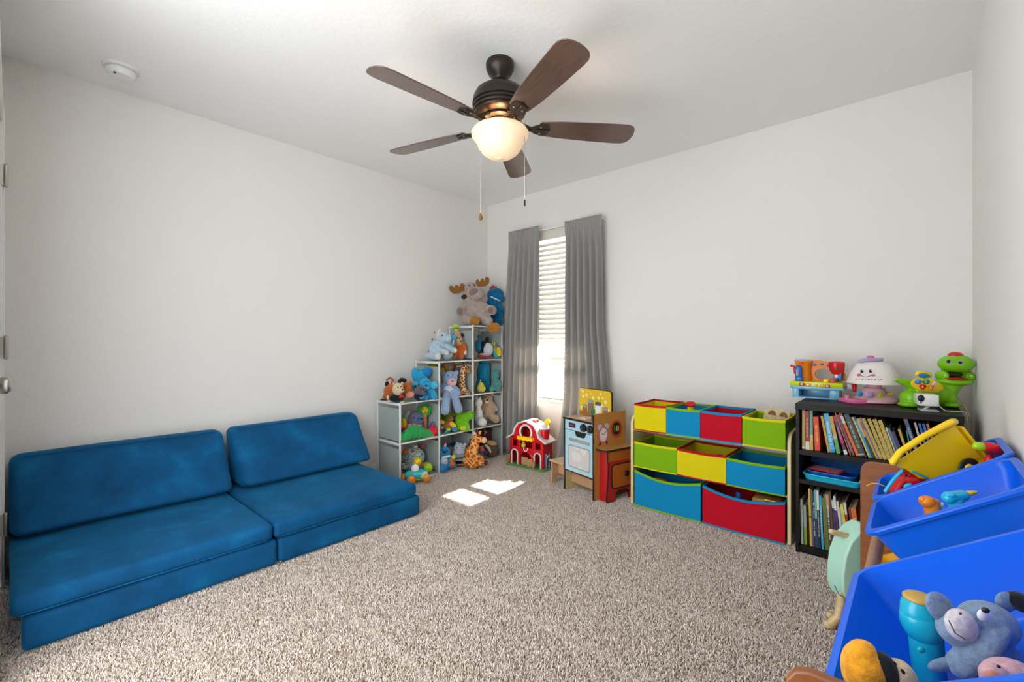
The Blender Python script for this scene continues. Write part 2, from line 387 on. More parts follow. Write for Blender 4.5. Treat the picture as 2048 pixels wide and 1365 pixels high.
# door with casing
cs = bx(DX0 - .06, DX0 - .004, YF, YF + .012, 0, DZ + .06).box(DX1 + .004, DX1 + .06, YF, YF + .006, 0, DZ + .06).box(DX0 - .06, DX1 + .06, YF, YF + .008, DZ + .004, DZ + .06)
cs.box(DX0 - .004, DX0 + .016, -.15, YF + .005, 0, DZ).box(DX1 - .016, DX1 + .004, -.15, YF + .005, 0, DZ).box(DX0, DX1, -.15, YF + .005, DZ - .016, DZ + .004)
struct('trim_1', cs, 'trim_white', bevel=.004)
dr = struct('door_1', bx(DX0 + .018, DX1 - .018, -.105, -.068, .012, DZ - .018), 'trim_white', bevel=.003)
for z0, z1 in ((.2, .86), (1.02, 1.88)):
    for x0 in (.36, .72): MB().rbox((x0 + .13, -.068, (z0 + z1) / 2), (.12, .006, (z1 - z0) / 2), .005).build('door_panel', 'trim_white', dr)
for z in (.27, 1.047, 1.80):
    hb = bx(DX0 + .001, DX0 + .019, -.064, -.0262, z - .045, z + .045)
    h_ = hb.build('hinge', 'nickel', dr)
    MB().tube([(DX0 + .016, -.018, z - .045), (DX0 + .016, -.018, z + .045)], .0075, 10).build('knuckle', 'nickel', h_)
    for dz in (-.018, .018): bx(DX0 + .019, DX0 + .0195, -.05, -.04, z + dz - .008, z + dz + .008).build('slot', 'black', h_)
kb = MB().lathe(0, 0, [(.032, 0), (.032, .008), (.012, .012), (.011, .03), (.022, .036), (.028, .046), (.027, .058), (.018, .066), (0, .068)], 24, Matrix.Translation((1.03, -.068, .93)) @ Matrix.Rotation(R(-90), 4, 'X'))
kb.build('knob', 'nickel', dr)

# window with frame, glass and bars; unseen roof added outside to keep sun off its upper part
fy0, fy1 = YB + .065, YB + .105
wfm = bx(WX0, WX0 + .045, fy0, fy1, WZ0, WZ1).box(WX1 - .045, WX1, fy0, fy1, WZ0, WZ1).box(WX0, WX1, fy0, fy1, WZ0, WZ0 + .05).box(WX0, WX1, fy0, fy1, WZ1 - .05, WZ1)
wn = struct('window_1', wfm, 'trim_white', bevel=.003)
bx(WX0 + .04, WX1 - .04, fy0, fy1, .955, 1.0).build('meeting_rail', 'trim_white', wn)
bx(WX0 + .04, WX1 - .04, fy0 + .018, fy0 + .022, WZ0 + .045, .958).build('pane', 'window_glass', wn)
bx(WX0 + .04, WX1 - .04, fy0 + .018, fy0 + .022, .998, WZ1 - .045).build('pane', 'window_glass', wn)
bx(WX0 - .0, WX1 + .0, YB - .012, YB + .066, WZ0 - .018, WZ0 + .004).build('sill', 'trim_white', wn)
struct('shade_roof', bx(-1.5, 4.5, YB + .12, YB + 1.62, 2.56, 2.66), 'trim_white')

# blind
bl = thing('window_blind', 'white two inch slatted blind hanging in the window between the grey curtains', 'blind', (0, 0, 0))
by = YB + .032
bx(WX0 + .01, WX1 - .01, by - .028, by + .028, 2.02, 2.07).build('headrail', 'blind_slat', bl, bevel=.003)
bx(WX0 + .005, WX1 - .005, by - .036, by - .03, 1.985, 2.072).build('valance', 'blind_slat', bl, bevel=.002)
sm = MB()
V = []; n_ = 7
for k in range(n_):
    u = -1 + 2 * k / (n_ - 1)
    for xx in (WX0 + .012, WX1 - .012):
        V.append((xx, u * .025, .003 * (1 - u * u)))
for k in range(n_):
    u = -1 + 2 * k / (n_ - 1)
    for xx in (WX0 + .012, WX1 - .012):
        V.append((xx, u * .025, .003 * (1 - u * u) - .0022))
F_ = []
for k in range(n_ - 1):
    a = 2 * k; F_.append((a, a + 1, a + 3, a + 2)); b_ = a + 2 * n_; F_.append((b_, b_ + 2, b_ + 3, b_ + 1))
F_ += [(0, 2 * n_, 2 * n_ + 1, 1), (2 * n_ - 2, 2 * n_ - 1, 4 * n_ - 1, 4 * n_ - 2)]
s0 = sm.add(V, F_).build('slat', 'blind_slat', bl); zs = .612; s0.location = (0, by, zs); s0.rotation_euler = (R(45), 0, 0)
while zs + .0445 < 1.985:
    zs += .0445; c = s0.copy(); COL.objects.link(c); c.parent = bl; c.location = (0, by, zs)
bx(WX0 + .012, WX1 - .012, by - .026, by + .026, .555, .573).build('bottom_rail', 'blind_slat', bl, bevel=.003)
for xx in (.56, .85, 1.14):
    MB().tube([(xx, by - .027, .57), (xx, by - .027, 2.03)], .0012, 6).build('ladder_cord', 'trim_white', bl)

# curtains on a thin rod
def curtain(label, edge_l, edge_r, folds, seed):
    """edge_*: list of (z, x) from top down"""
    rr = random.Random(seed); NU, NZ = folds * 10 + 1, 46
    def at(e, z):
        for (z1, x1), (z0, x0) in zip(e, e[1:]):
            if z >= z0: return x0 + (x1 - x0) * (z - z0) / (z1 - z0)
        return e[-1][1]
    ph = [rr.uniform(0, 6.28) for _ in range(6)]
    amp = [rr.uniform(.6, 1.3) for _ in range(folds + 2)]
    rows = []
    zt = edge_l[0][0]
    for j in range(NZ):
        f = j / (NZ - 1); z = zt + .012 - (zt + .012 - .012) * f ** 1.15
        row = []
        for i in range(NU):
            u = i / (NU - 1)
            uu = u + .02 * math.sin(3 * f + ph[0]) * math.sin(math.pi * u)
            k = uu * folds; a = amp[int(min(folds, k))] * (1 - (k % 1)) + amp[int(min(folds, k)) + 1] * (k % 1)
            A = (.010 + .026 * min(1, f * 3)) * a
            y = 3.150 + A * math.sin(2 * math.pi * k + ph[1] + .5 * math.sin(2.2 * f + ph[2]))
            y += .004 * math.sin(9 * math.pi * k + ph[3]) * max(0, 1 - f * 7)           # gathers at the rod pocket
            zz = z + (.006 * math.sin(7 * math.pi * k + ph[4]) if j == 0 else 0)
            x = at(edge_l, z) * (1 - u) + at(edge_r, z) * u
            k_ = min(1, max(0, 1.5 - f * 15)); y = y * (1 - k_) + (3.133 + (y - 3.150) * .4) * k_
            row.append((x, y, zz))
        rows.append(row)
    mb = MB(); V = [p for r_ in rows for p in r_]
    F_ = [(j * NU + i, j * NU + i + 1, (j + 1) * NU + i + 1, (j + 1) * NU + i) for j in range(NZ - 1) for i in range(NU - 1)]
    mb.add(V, F_)
    t = thing('curtain', label, 'curtain', ((edge_l[0][1] + edge_r[0][1]) / 2, 3.15, 0))
    o = mb.build('cloth', 'curtain_cloth', t, sharp=180); o.location = (-t.location.x, -3.15, 0)
    so_ = o.modifiers.new('thick', 'SOLIDIFY'); so_.thickness = .0016; so_.offset = 0
    hb = MB(); zt2 = zt - .03   # rod pocket hem seam
    hem = [(rows[2][i][0], rows[2][i][1] - .003, zt2) for i in range(0, NU, 2)]
    hb.tube(hem, .0012, 5); o2 = hb.build('pocket_seam', 'curtain_cloth', t); o2.location = (-t.location.x, -3.15, 0)
curtain('grey cloth curtain beside the toy shelf corner', [(2.085, .384), (1.2, .335), (.0, .305)], [(2.085, .748), (1.0, .742), (0, .735)], 6, 5)
curtain('grey cloth curtain behind the play kitchen', [(2.07, 1.027), (1.1, 1.03), (.6, 1.02), (0, .935)], [(2.07, 1.378), (1.2, 1.395), (.6, 1.46), (0, 1.49)], 6, 12)
rd = thing('curtain_rod', 'thin white curtain rod spanning the window top', 'curtain rod', (.88, 3.15, 2.06))
MB().tube([(-.485, 0, 0), (.485, 0, 0)], .005, 10).build('rod', 'trim_white', rd)
for sx in (-1, 1): MB().tube([(sx * .485, 0, 0), (sx * .49, .02, 0), (sx * .49, .083, 0)], .005, 8).build('bracket', 'trim_white', rd)

# ================================================================== CEILING FAN
FX, FY = 1.7265, 1.60
fan = thing('ceiling_fan', 'five blade walnut ceiling fan with bronze motor and lit glass bowl', 'ceiling fan', (FX, FY, H))
def fl(prof, cap=True): return MB().lathe(0, 0, [(r, z - H) for r, z in prof], 40, None, cap)
fl([(0, 2.44), (.066, 2.44), (.07, 2.43), (.068, 2.405), (.055, 2.378), (.038, 2.365), (.032, 2.352), (.02, 2.348), (0, 2.348)]).build('canopy', 'bronze', fan)
MB().tube([(0, 0, -.06), (0, 0, -.125)], .0135, 14).build('downrod', 'bronze', fan)
fl([(.012, 2.326), (.05, 2.322), (.09, 2.31), (.118, 2.29), (.132, 2.262), (.135, 2.238), (.136, 2.232), (.128, 2.228), (.134, 2.224), (.134, 2.216), (.126, 2.212), (.13, 2.208), (.129, 2.2), (.121, 2.196), (.124, 2.192), (.122, 2.184), (.11, 2.178), (.06, 2.172), (0, 2.172)]).build('motor_housing', 'bronze', fan)
fl([(.07, 2.176), (.078, 2.17), (.078, 2.162), (.06, 2.154), (0, 2.154)]).build('flywheel', 'bronze', fan)
lk = fl([(.052, 2.155), (.06, 2.15), (.06, 2.122), (.05, 2.108), (0, 2.105)]).build('switch_housing', 'bronze', fan)
bw = fl([(.086, 2.121), (.108, 2.118), (.13, 2.108), (.141, 2.092), (.139, 2.077), (.129, 2.063), (.119, 2.055), (.1145, 2.046), (.106, 2.021), (.089, 1.998), (.062, 1.979), (.032, 1.97), (0, 1.968)], False)
bo = bw.build('glass_bowl', 'lamp_glass', fan, sharp=80)
sd = bo.modifiers.new('thick', 'SOLIDIFY'); sd.thickness = .003
for a_ in (20, 140, 260): MB().tube([(.058 * math.cos(R(a_)), .058 * math.sin(R(a_)), 2.135 - H), (.075 * math.cos(R(a_)), .075 * math.sin(R(a_)), 2.14 - H), (.087 * math.cos(R(a_)), .087 * math.sin(R(a_)), 2.122 - H)], .004, 8).build('bowl_arm', 'nickel', fan)
fl([(.088, 2.124), (.091, 2.121), (.088, 2.117), (.083, 2.119), (.088, 2.124)], False).build('bowl_ring', 'nickel', fan)
for k in range(5):
    a = R(-94 + 72 * k)
    Mb = Matrix.Rotation(a, 4, 'Z') @ Matrix.Translation((0, 0, 2.128 - H)) @ Matrix.Rotation(R(-12), 4, 'X')
    ol = [(.20, -.048), (.19, -.03), (.188, 0), (.19, .03), (.20, .048), (.30, .060), (.45, .068), (.61, .072), (.64, .07), (.66, .062), (.673, .048), (.68, .028), (.684, 0), (.68, -.028), (.673, -.048), (.66, -.062), (.64, -.07), (.61, -.072), (.45, -.068), (.30, -.060)]
    bd = MB().prism(ol, -.003, .003, None, 'z').build('blade', 'blade_walnut', fan, bevel=.002)
    bd.matrix_local = Mb
    ir = MB().prism([(.085, -.016), (.15, -.013), (.175, -.03), (.205, -.040), (.235, -.036), (.25, 0), (.235, .036), (.205, .040), (.175, .03), (.15, .013), (.085, .016)], -.009, -.0035, None, 'z')
    ir.prism([(.18, -.006), (.245, -.006), (.245, .006), (.18, .006)], -.0125, -.008, None, 'z')
    ir.tube([(.085, 0, .028), (.11, 0, .012), (.15, 0, -.004)], [.014, .013, .010], 8)
    ir.build('blade_iron', 'bronze', bd, bevel=.0015)
    for q in ((.2, -.022), (.2, .022), (.23, 0)): MB().ell((q[0], q[1], -.0105), (.005, .005, .003), fine=False).build('screw', 'nickel', bd)
def chain(x, y, z0, z1, pull):
    c = MB()
    c.tube([(x, y, z0 - H), (x, y, z1 - H)], .0011, 6)
    n = int((z0 - z1) / .012)
    for i in range(0, n): c.ell((x, y, z0 - H - i * .012), (.0018, .0018, .0018), fine=False)
    p = c.build('pull_chain', 'nickel', fan)
    if pull == 'drop': MB().lathe(x, y, [(.001, z1 - H + .004), (.004, z1 - H - .004), (.011, z1 - H - .018), (.010, z1 - H - .027), (.004, z1 - H - .034), (0, z1 - H - .035)], 12).build('pull', 'antler', p)
    else: MB().lathe(x, y, [(.001, z1 - H + .003), (.004, z1 - H), (.0045, z1 - H - .025), (0, z1 - H - .032)], 10).build('pull', 'bronze', p)
# chain ends: seen left of the bowl (far side) and right in front
chain(-.072, -.062, 2.135, 1.70, 'drop'); chain(.112, .055, 2.16, 1.755, 'rod')
for sx in (-1, 1):
    pl_ = bpy.data.lights.new('bulb', 'POINT'); pl_.energy = 3.2; pl_.color = (1, .68, .38); pl_.shadow_soft_size = .022
    po = bpy.data.objects.new('bulb', pl_); COL.objects.link(po); po.parent = fan; po.location = (sx * .056, -sx * .058, 2.092 - H)

# smoke detector
sdv = thing('smoke_detector', 'round white smoke detector on the ceiling by the long wall', 'smoke detector', (.285, .365, H))
MB().lathe(0, 0, [(.074, 0), (.074, -.008), (.07, -.012), (0, -.012)]).build('base_ring', 'gl_white', sdv)
MB().lathe(0, 0, [(.056, -.012), (.056, -.016), (.061, -.018), (.06, -.03), (.05, -.046), (.025, -.05), (0, -.05)]).build('cover', 'gl_white', sdv)
for i in range(4): bx(.028 + .006 * i, .032 + .006 * i, -.034, -.024, -.0495, -.048).build('vent_slot', 'greydk', sdv)

# ================================================================== PLAY COUCH
def cushion(x0, x1, y0, y1, z0, z1, r, mapf=None, puff=0, seed=0, n=4, cuts=(8, 16, 4)):
    def axis(a, b, cuts):
        out = [a + r * (1 - math.cos(R(90 * i / n))) for i in range(n)]
        out += [a + r + (b - a - 2 * r) * i / cuts for i in range(cuts + 1)]
        out += [b - r * (1 - math.cos(R(90 * (n - 1 - i) / n))) for i in range(n)]
        return out
    A = [axis(x0, x1, cuts[0]), axis(y0, y1, cuts[1]), axis(z0, z1, cuts[2])]
    lo, hi = (x0 + r, y0 + r, z0 + r), (x1 - r, y1 - r, z1 - r)
    rr = random.Random(seed); ph = [rr.uniform(0, 6.28) for _ in range(8)]
    idx = {}; V = []; F_ = []
    def vid(i, j, k):
        if (i, j, k) not in idx:
            p = Vector((A[0][i], A[1][j], A[2][k])); q = Vector(tuple(min(max(p[a], lo[a]), hi[a]) for a in range(3)))
            d = p - q
            if d.length > 1e-9:
                p = q + d.normalized() * r
            u, v_ = (p.x - x0) / (x1 - x0), (p.y - y0) / (y1 - y0)
            if puff and p.z > (z0 + z1) / 2:
                p.z += puff * (math.sin(math.pi * u) * math.sin(math.pi * v_)) ** .5 if 0 < u < 1 and 0 < v_ < 1 else 0
            p += Vector((math.sin(7 * p.y + ph[0]), math.sin(6 * p.x + ph[1]), math.sin(5 * p.x + 7 * p.y + ph[2]))) * .0015
            if mapf: p = Vector(mapf(p))
            idx[(i, j, k)] = len(V); V.append(tuple(p))
        return idx[(i, j, k)]
    n0, n1, n2 = len(A[0]) - 1, len(A[1]) - 1, len(A[2]) - 1
    for j in range(n1):
        for k in range(n2):
            for i in (0, n0): F_.append((vid(i, j, k), vid(i, j + 1, k), vid(i, j + 1, k + 1), vid(i, j, k + 1)))
    for i in range(n0):
        for k in range(n2):
            for j in (0, n1): F_.append((vid(i, j, k), vid(i + 1, j, k), vid(i + 1, j, k + 1), vid(i, j, k + 1)))
        for j in range(n1):
            for k in (0, n2): F_.append((vid(i, j, k), vid(i + 1, j, k), vid(i + 1, j + 1, k), vid(i, j + 1, k)))
    return MB().add(V, F_)
def piping(pts, parent): MB().tube(pts, .0028, 6).build('piping', 'velvet', parent)
base = thing('folding_floor_mat', 'thick blue velvet folding mat lying on the carpet under the seat mat', 'play couch', (.55, .85, 0))
for y0, y1, sd_ in ((.022, .855, 1), (.858, 1.688, 2)):
    o = cushion(.12, .968, y0, y1, 0.0, .124, .022, None, 0, sd_).build('base_half', 'velvet', base, sharp=180); o.location = (-.55, -.85, 0)
zz_ = MB().rbox((.975 - .55, .862 - .85, .012), (.004, .006, .008), .003).build('zipper_pull', 'nickel', base)
seat = thing('folding_seat_mat', 'blue velvet folding seat mat lying on top of the floor mat', 'play couch', (.5, .83, .124))
for y0, y1, sd_ in ((-.008, .834, 3), (.837, 1.662, 4)):
    o = cushion(.05, .972, y0, y1, .1245, .203, .026, None, .010, sd_).build('seat_half', 'velvet', seat, sharp=180); o.location = (-.5, -.83, -.124)
    piping([(.974 - .5, y0 + .03 - .83, .135 - .124), (.974 - .5, y1 - .03 - .83, .135 - .124)], seat)
def backmap(p):
    # thickness axis x 0..1, height z 0..1
    t_, h = p.x / .12, p.z / .36
    xf = .405 - .26 * h; xb = .065 - .04 * h
    return (xb + (xf - xb) * t_, p.y, .214 + .326 * h)
for y0, y1, lab, sd_ in ((-.01, .852, 'blue velvet back cushion at the door end of the couch', 5), (.885, 1.725, 'blue velvet back cushion at the toy shelf end of the couch', 6)):
    bk_ = thing('wedge_cushion', lab, 'cushion', (.2, (y0 + y1) / 2, .211), 0, 'back cushions of the play couch')
    o = cushion(0, .12, y0, y1, 0, .36, .045, backmap, 0, sd_, n=5, cuts=(4, 16, 6)).build('cover', 'velvet', bk_, sharp=180); o.location = (-.2, -(y0 + y1) / 2, -.211)
    yy0, yy1 = y0 - (y0 + y1) / 2, y1 - (y0 + y1) / 2
    piping([(.145 - .2, yy0 + .05, .535 - .211), (.145 - .2, yy1 - .05, .535 - .211)], bk_)

# ================================================================== CUBE SHELF IN THE CORNER
SX0, SX1 = .055, .362; SY = [1.947, 2.319, 2.691, 3.062]; SZ = .302
sh = thing('cube_shelf', 'stepped grey plastic cube shelf rising toward the corner, packed with soft toys', 'shelf', (.2, 2.5, 0))
def lp(mb, name, mat, **k):
    o = mb.build(name, mat, sh, **k); o.location = (-.2, -2.5, 0); return o
rows_ = (2, 3, 4)
hts = [2, 3, 4, 4]
for i, y in enumerate(SY):
    for x in (SX0, SX1):
        lp(MB().rbox((x, y, hts[i] * SZ / 2), (.007, .007, hts[i] * SZ / 2 + .004), .003), 'post', 'shelf_frame')
    for k in range(hts[i]):
        z0 = k * SZ
        lp(bx(SX0 + .02, SX1 - .012, y - .0015, y + .0015, z0 + .012, z0 + SZ - .045), 'side_panel', 'shelf_panel', bevel=.001)
for c in range(3):
    y0, y1 = SY[c], SY[c + 1]
    for k in range(rows_[c] + 1):
        z = k * SZ
        if k > 0: lp(bx(SX0, SX1, y0 + .006, y1 - .006, z - .003, z), 'shelf_board', 'shelf_panel', bevel=.001)
        for x in (SX0, SX1): lp(MB().rbox((x, (y0 + y1) / 2, z - .0058 if k else -.004), (.005, (y1 - y0) / 2, .006), .003), 'rail', 'shelf_frame')
for i, y in enumerate(SY):
    for k in range(1, hts[i] + 1): lp(MB().rbox(((SX0 + SX1) / 2, y, k * SZ - .012), ((SX1 - SX0) / 2, .005, .010), .003), 'cross_rail', 'shelf_frame')

# ================================================================== FABRIC BIN ORGANIZER
og = thing('bin_organizer', 'cream sided three tier rack holding colourful fabric bins', 'storage rack', (2.3, 2.9, 0))
def op(mb, name, mat, **k):
    o = mb.build(name, mat, og, **k); o.location = (-2.3, -2.9, 0); return o
pan = [(2.735, 0), (2.735, .53), (2.742, .556), (2.758, .575), (2.785, .585), (3.07, .60), (3.07, 0)]
op(MB().prism(pan, 1.838, 1.856, None, 'x'), 'side_panel', 'cream_board', bevel=.003); op(MB().prism(pan, 2.736, 2.754, None, 'x'), 'side_panel', 'cream_board', bevel=.003)
for z in (.245, .486): op(bx(1.856, 2.736, 2.745, 3.05, z, z + .009), 'shelf_board', 'white_board')
op(bx(1.856, 2.736, 3.05, 3.062, .30, .48), 'back_rail', 'white_board'); op(bx(1.856, 2.736, 3.05, 3.062, .08, .2), 'back_rail', 'white_board')
def fabric_bin(x0, x1, z0, z1, col, rim, label, sag=.004, y0=2.714, dep=.29):
    t = thing('fabric_bin', label, 'fabric bin', ((x0 + x1) / 2, y0, z0), 0, 'fabric bins in the organizer')
    cx = (x0 + x1) / 2; w = (x1 - x0) / 2; h = z1 - z0; N = 10
    def ring(z, ins, sagged):
        P = []
        sides = [((-w, 0), (w, 0), 1), ((w, 0), (w, dep), 0), ((w, dep), (-w, dep), 0), ((-w, dep), (-w, 0), 0)]
        for (ax, ay), (bx_, by_), fr_ in sides:
            for i in range(N):
                s = i / N; x, y = ax + (bx_ - ax) * s, ay + (by_ - ay) * s
                q = math.sin(math.pi * s)
                zz = z - (sag * q if fr_ and sagged else (.003 * q if sagged else 0))
                bul = (.006 if fr_ else .0) * q * (1 if not sagged else .5) + (sag * .35 * q if fr_ and sagged else 0)
                nx = -ins if x >= w - 1e-6 else (ins if x <= -w + 1e-6 else 0); ny = ins if y <= 1e-6 else (-ins if y >= dep - 1e-6 else 0)
                P.append((x + nx, y + ny - (bul if fr_ and ins < .02 else 0), zz))
        return P
    def stack(rings, cap):
        mb = MB(); n = 4 * N; V = [p for r_ in rings for p in r_]; F_ = []
        for i in range(len(rings) - 1):
            for k in range(n): F_.append((i * n + k, i * n + (k + 1) % n, (i + 1) * n + (k + 1) % n, (i + 1) * n + k))
        if cap: F_.append(list(range(n))[::-1]); F_.append([(len(rings) - 1) * n + k for k in range(n)])
        return mb.add(V, F_)
    stack([ring(0, 0, 0), ring(h * .33, -.001, 0), ring(h * .66, -.001, 0), ring(h, 0, 1), ring(h, .004, 1), ring(h * .5, .004, 0), ring(.004, .004, 0)], True).build('body', col, t)
    stack([ring(h - .012, -.0015, 1), ring(h + .0015, -.0015, 1), ring(h + .0015, .006, 1), ring(h - .01, .0055, 1)], False).build('rim_binding', rim, t)
    stack([ring(.0005, -.0018, 0), ring(.008, -.0018, 0), ring(.008, .001, 0)], False).build('base_binding', rim, t)
    return t
fabric_bin(1.877, 2.087, .4955, .667, 'f_yellow', 'f_red', 'yellow fabric bin with red trim on the top tier')
fabric_bin(2.091, 2.293, .4955, .664, 'f_blue', 'f_green', 'blue fabric bin with green trim on the top tier')
fabric_bin(2.297, 2.520, .4955, .664, 'f_red', 'f_blue', 'red fabric bin with blue trim on the top tier')
fabric_bin(2.525, 2.731, .4955, .655, 'f_green', 'f_yellow', 'green fabric bin with yellow trim on the top tier')
fabric_bin(1.877, 2.153, .2545, .418, 'f_green', 'f_yellow', 'green fabric bin with yellow trim on the middle tier')
fabric_bin(2.157, 2.438, .2545, .418, 'f_yellow', 'f_red', 'yellow fabric bin with red trim on the middle tier')
fabric_bin(2.442, 2.729, .2545, .41, 'f_blue', 'f_green', 'blue fabric bin with green trim on the middle tier')
fabric_bin(1.880, 2.297, .002, .232, 'f_blue', 'f_green', 'wide blue fabric bin with drooping green rim on the bottom tier', .03)
fabric_bin(2.310, 2.729, .002, .225, 'f_red', 'f_blue', 'wide red fabric bin with drooping blue rim on the bottom tier', .03)
# what shows above the bins
mt = thing('toy_mushroom', 'red topped toy peg sticking out of the blue top bin', 'toy', (2.185, 2.86, .50))
MB().lathe(0, 0, [(.02, 0), (.018, .16), (0, .162)]).build('stem', 'gl_yellow', mt); MB().lathe(0, 0, [(0, .195), (.018, .192), (.032, .182), (.036, .17), (.02, .158), (0, .158)]).build('cap', 'gl_red', mt)
gb = thing('wooden_plaque', 'pale wooden board with brown arches in the green top bin', 'board', (2.645, 2.85, .508), 0)
gb.rotation_euler = (R(-12), R(7), R(8))
bx(-.062, .062, -.006, .006, 0, .19).build('board', 'cream_pl', gb, bevel=.002)
for cxx in (-.024, .032): MB().prism([(cxx + .02 * math.cos(R(a)), .148 + .026 * math.sin(R(a))) for a in range(0, 181, 20)], -.0075, -.006).build('arch_inlay', 'monkey', gb)
for lab, x, y, z, r, m_ in (('red ball deep in the yellow middle bin', 2.227, 2.83, .324, .065, 'gl_red'), ('dull red ball beside the red ball in the yellow middle bin', 2.362, 2.85, .324, .065, 'maroon'),
                          ('orange ball in the wide blue bottom bin', 1.985, 2.84, .091, .085, 'gl_orange'), ('crimson ball in the wide blue bottom bin', 2.15, 2.86, .075, .069, 'redfab'), ):
    t = thing('ball', lab, 'ball', (x, y, z - r)); MB().ell((0, 0, r), (r, r, r)).build('shell', m_, t); MB().tube([(r * 1.002 * math.cos(k * .3142), r * 1.002 * math.sin(k * .3142), r) for k in range(21)], .0015, 5, False).build('seam', 'black', t)
t = thing('foam_block', 'grey foam block in the wide blue bottom bin', 'block', (2.258, 2.85, .01)); MB().rbox((0, 0, .085), (.03, .05, .085), .008).build('block', 'ltgrey', t); MB().rbox((0, -.045, .13), (.022, .008, .02), .004).build('stud', 'greydk', t)
t = thing('toy_cone', 'blue toy cone in the wide red bottom bin', 'toy', (2.47, 2.84, .01)); MB().lathe(0, 0, [(.05, 0), (.012, .18), (0, .185)]).build('cone', 'gl_blue', t); MB().lathe(0, 0, [(.058, 0), (.058, .01), (.045, .012)]).build('base', 'gl_blue', t)
t = thing('toy_crate', 'mustard toy crate in the wide red bottom bin', 'toy', (2.62, 2.86, .01)); MB().rbox((0, 0, .09), (.07, .06, .09), .01).build('crate', 'ochre_gl', t); MB().tube([(.0, -.06, .17), (.0, -.075, .185), (.05, -.075, .185), (.05, -.06, .17)], .005, 6).build('handle', 'gl_yellow', t)

# ================================================================== BOOKCASE
BX0, BX1, BY0, BY1, BZ = 2.786, 3.392, 2.67, 3.13, .757
bc = thing('bookcase', 'low espresso black bookcase packed with children books', 'bookcase', (3.09, 2.9, 0))
def bp(mb, name): o = mb.build(name, 'espresso', bc, bevel=.0015); o.location = (-3.09, -2.9, 0)
bp(bx(BX0, BX0 + .015, BY0, BY1, 0, BZ - .016), 'side_panel'); bp(bx(BX1 - .015, BX1, BY0, BY1, 0, BZ - .016), 'side_panel')
bp(bx(BX0 - .002, BX1 + .002, BY0 - .003, BY1, BZ - .03, BZ), 'top_board')
for z, h in ((.497, .026), (.352, .022), (.012, .024)): bp(bx(BX0 + .015, BX1 - .015, BY0 + .004, BY1 - .01, z, z + h), 'shelf_board')
bp(bx(BX0 + .015, BX1 - .015, BY1 - .008, BY1, .012, BZ - .03), 'back_board'); bp(bx(BX0 + .015, BX1 - .015, BY0 + .012, BY0 + .027, 0, .02), 'plinth')
# middle shelf
def tray(name, lab, cat, x0, x1, y0, y1, z, h, mat, rz=0):
    t = thing(name, lab, cat, ((x0 + x1) / 2, (y0 + y1) / 2, z), rz)
    w, d = (x1 - x0), (y1 - y0); a, b_ = rrect(w, d, .03), rrect(w - .02, d - .02, .025)
    mb = MB(); n = len(a)
    V = [(x, y, 0) for x, y in b_] + [(x, y, h) for x, y in a] + [(x * .97, y * .97, h) for x, y in a] + [(x * .95, y * .95, .004) for x, y in b_]
    F_ = [list(range(n))[::-1], [3 * n + i for i in range(n)]]
    for q in range(3):
        for i in range(n): F_.append((q * n + i, q * n + (i + 1) % n, (q + 1) * n + (i + 1) % n, (q + 1) * n + i))
    mb.add(V, F_).build('tub', mat, t)
    MB().tube([(x, y, h) for x, y in a + a[:1]], .004, 6, False, True).build('rim', mat, t)
    return t
tray('plastic_tray', 'cyan plastic tray on the middle bookcase shelf', 'tray', 2.82, 3.06, 2.675, 2.93, .3745, .028, 'gl_cyan', R(-4))
tray('plastic_tray', 'royal blue plastic tray lying inside the cyan tray', 'tray', 2.835, 3.03, 2.70, 2.92, .385, .03, 'gl_blue', R(-3))
t = thing('card_sheet', 'bright red card lying on the blue tray', 'card', (2.90, 2.775, .4155), R(-10)); bx(-.07, .07, -.045, .06, 0, .004).build('sheet', 'gl_red', t, bevel=.001); bx(-.06, .06, -.04, .055, .004, .0045).build('print', 'redfab', t)
t = thing('game_box', 'dark blue game box leaning at the back of the middle shelf', 'box', (2.95, 2.9, .42), R(-6)); t.rotation_euler = (R(-14), 0, R(-6))
bx(-.13, .11, -.02, .02, 0, .055).build('lid', 'navy_bl', t, bevel=.002); bx(-.126, .106, -.018, .018, -.004, .0).build('base', 'blue_dk', t)
t = thing('toy_figure', 'tiny yellow figure near the tray corner on the middle shelf', 'toy', (3.05, 2.735, .3795)); MB().ell((0, 0, .012), (.014, .012, .012)).build('body', 'gl_yellow', t); MB().ell((0, -.002, .027), (.008, .008, .008)).build('head', 'gl_yellow', t)
t = thing('wooden_block', 'beige wooden piece on the middle shelf beside the tray', 'block', (3.105, 2.70, .3745)); MB().rbox((0, 0, .01), (.03, .012, .01), .004).build('block', 'palewood', t); MB().rbox((.0, -.012, .01), (.02, .002, .005), .001).build('inlay', 'dowel', t)

# ================================================================== CAMERA CORD, YELLOW CORD
t = thing('camera_cable', 'white cable curling from the security camera over the bookcase', 'cable', (3.31, 2.8, .757))
MB().tube([(.0, .015, .05), (.012, .01, .02), (.03, .0, .004), (.06, .01, .004), (.085, .03, .004), (.097, .04, .0), (.103, .045, -.04), (.105, .05, -.3)], .0022, 7).build('lead', 'cord_w', t); MB().tube([(.0, .02, .05), (.0, .005, .05)], .004, 8).build('plug', 'cord_w', t)
t = thing('yellow_cord', 'thin yellow cord hanging behind the green dinosaur toy', 'cord', (3.39, 2.98, .80))
MB().tube([(-.012, .14, .026), (-.002, .09, .008), (.011, .04, -.012), (.027, -.03, -.043), (.035, -.08, -.073), (.04, -.11, -.3)], .002, 7).build('lead', 'cord_y', t); MB().ell((-.012, .14, .028), (.004, .004, .006), fine=False).build('knot', 'cord_y', t)

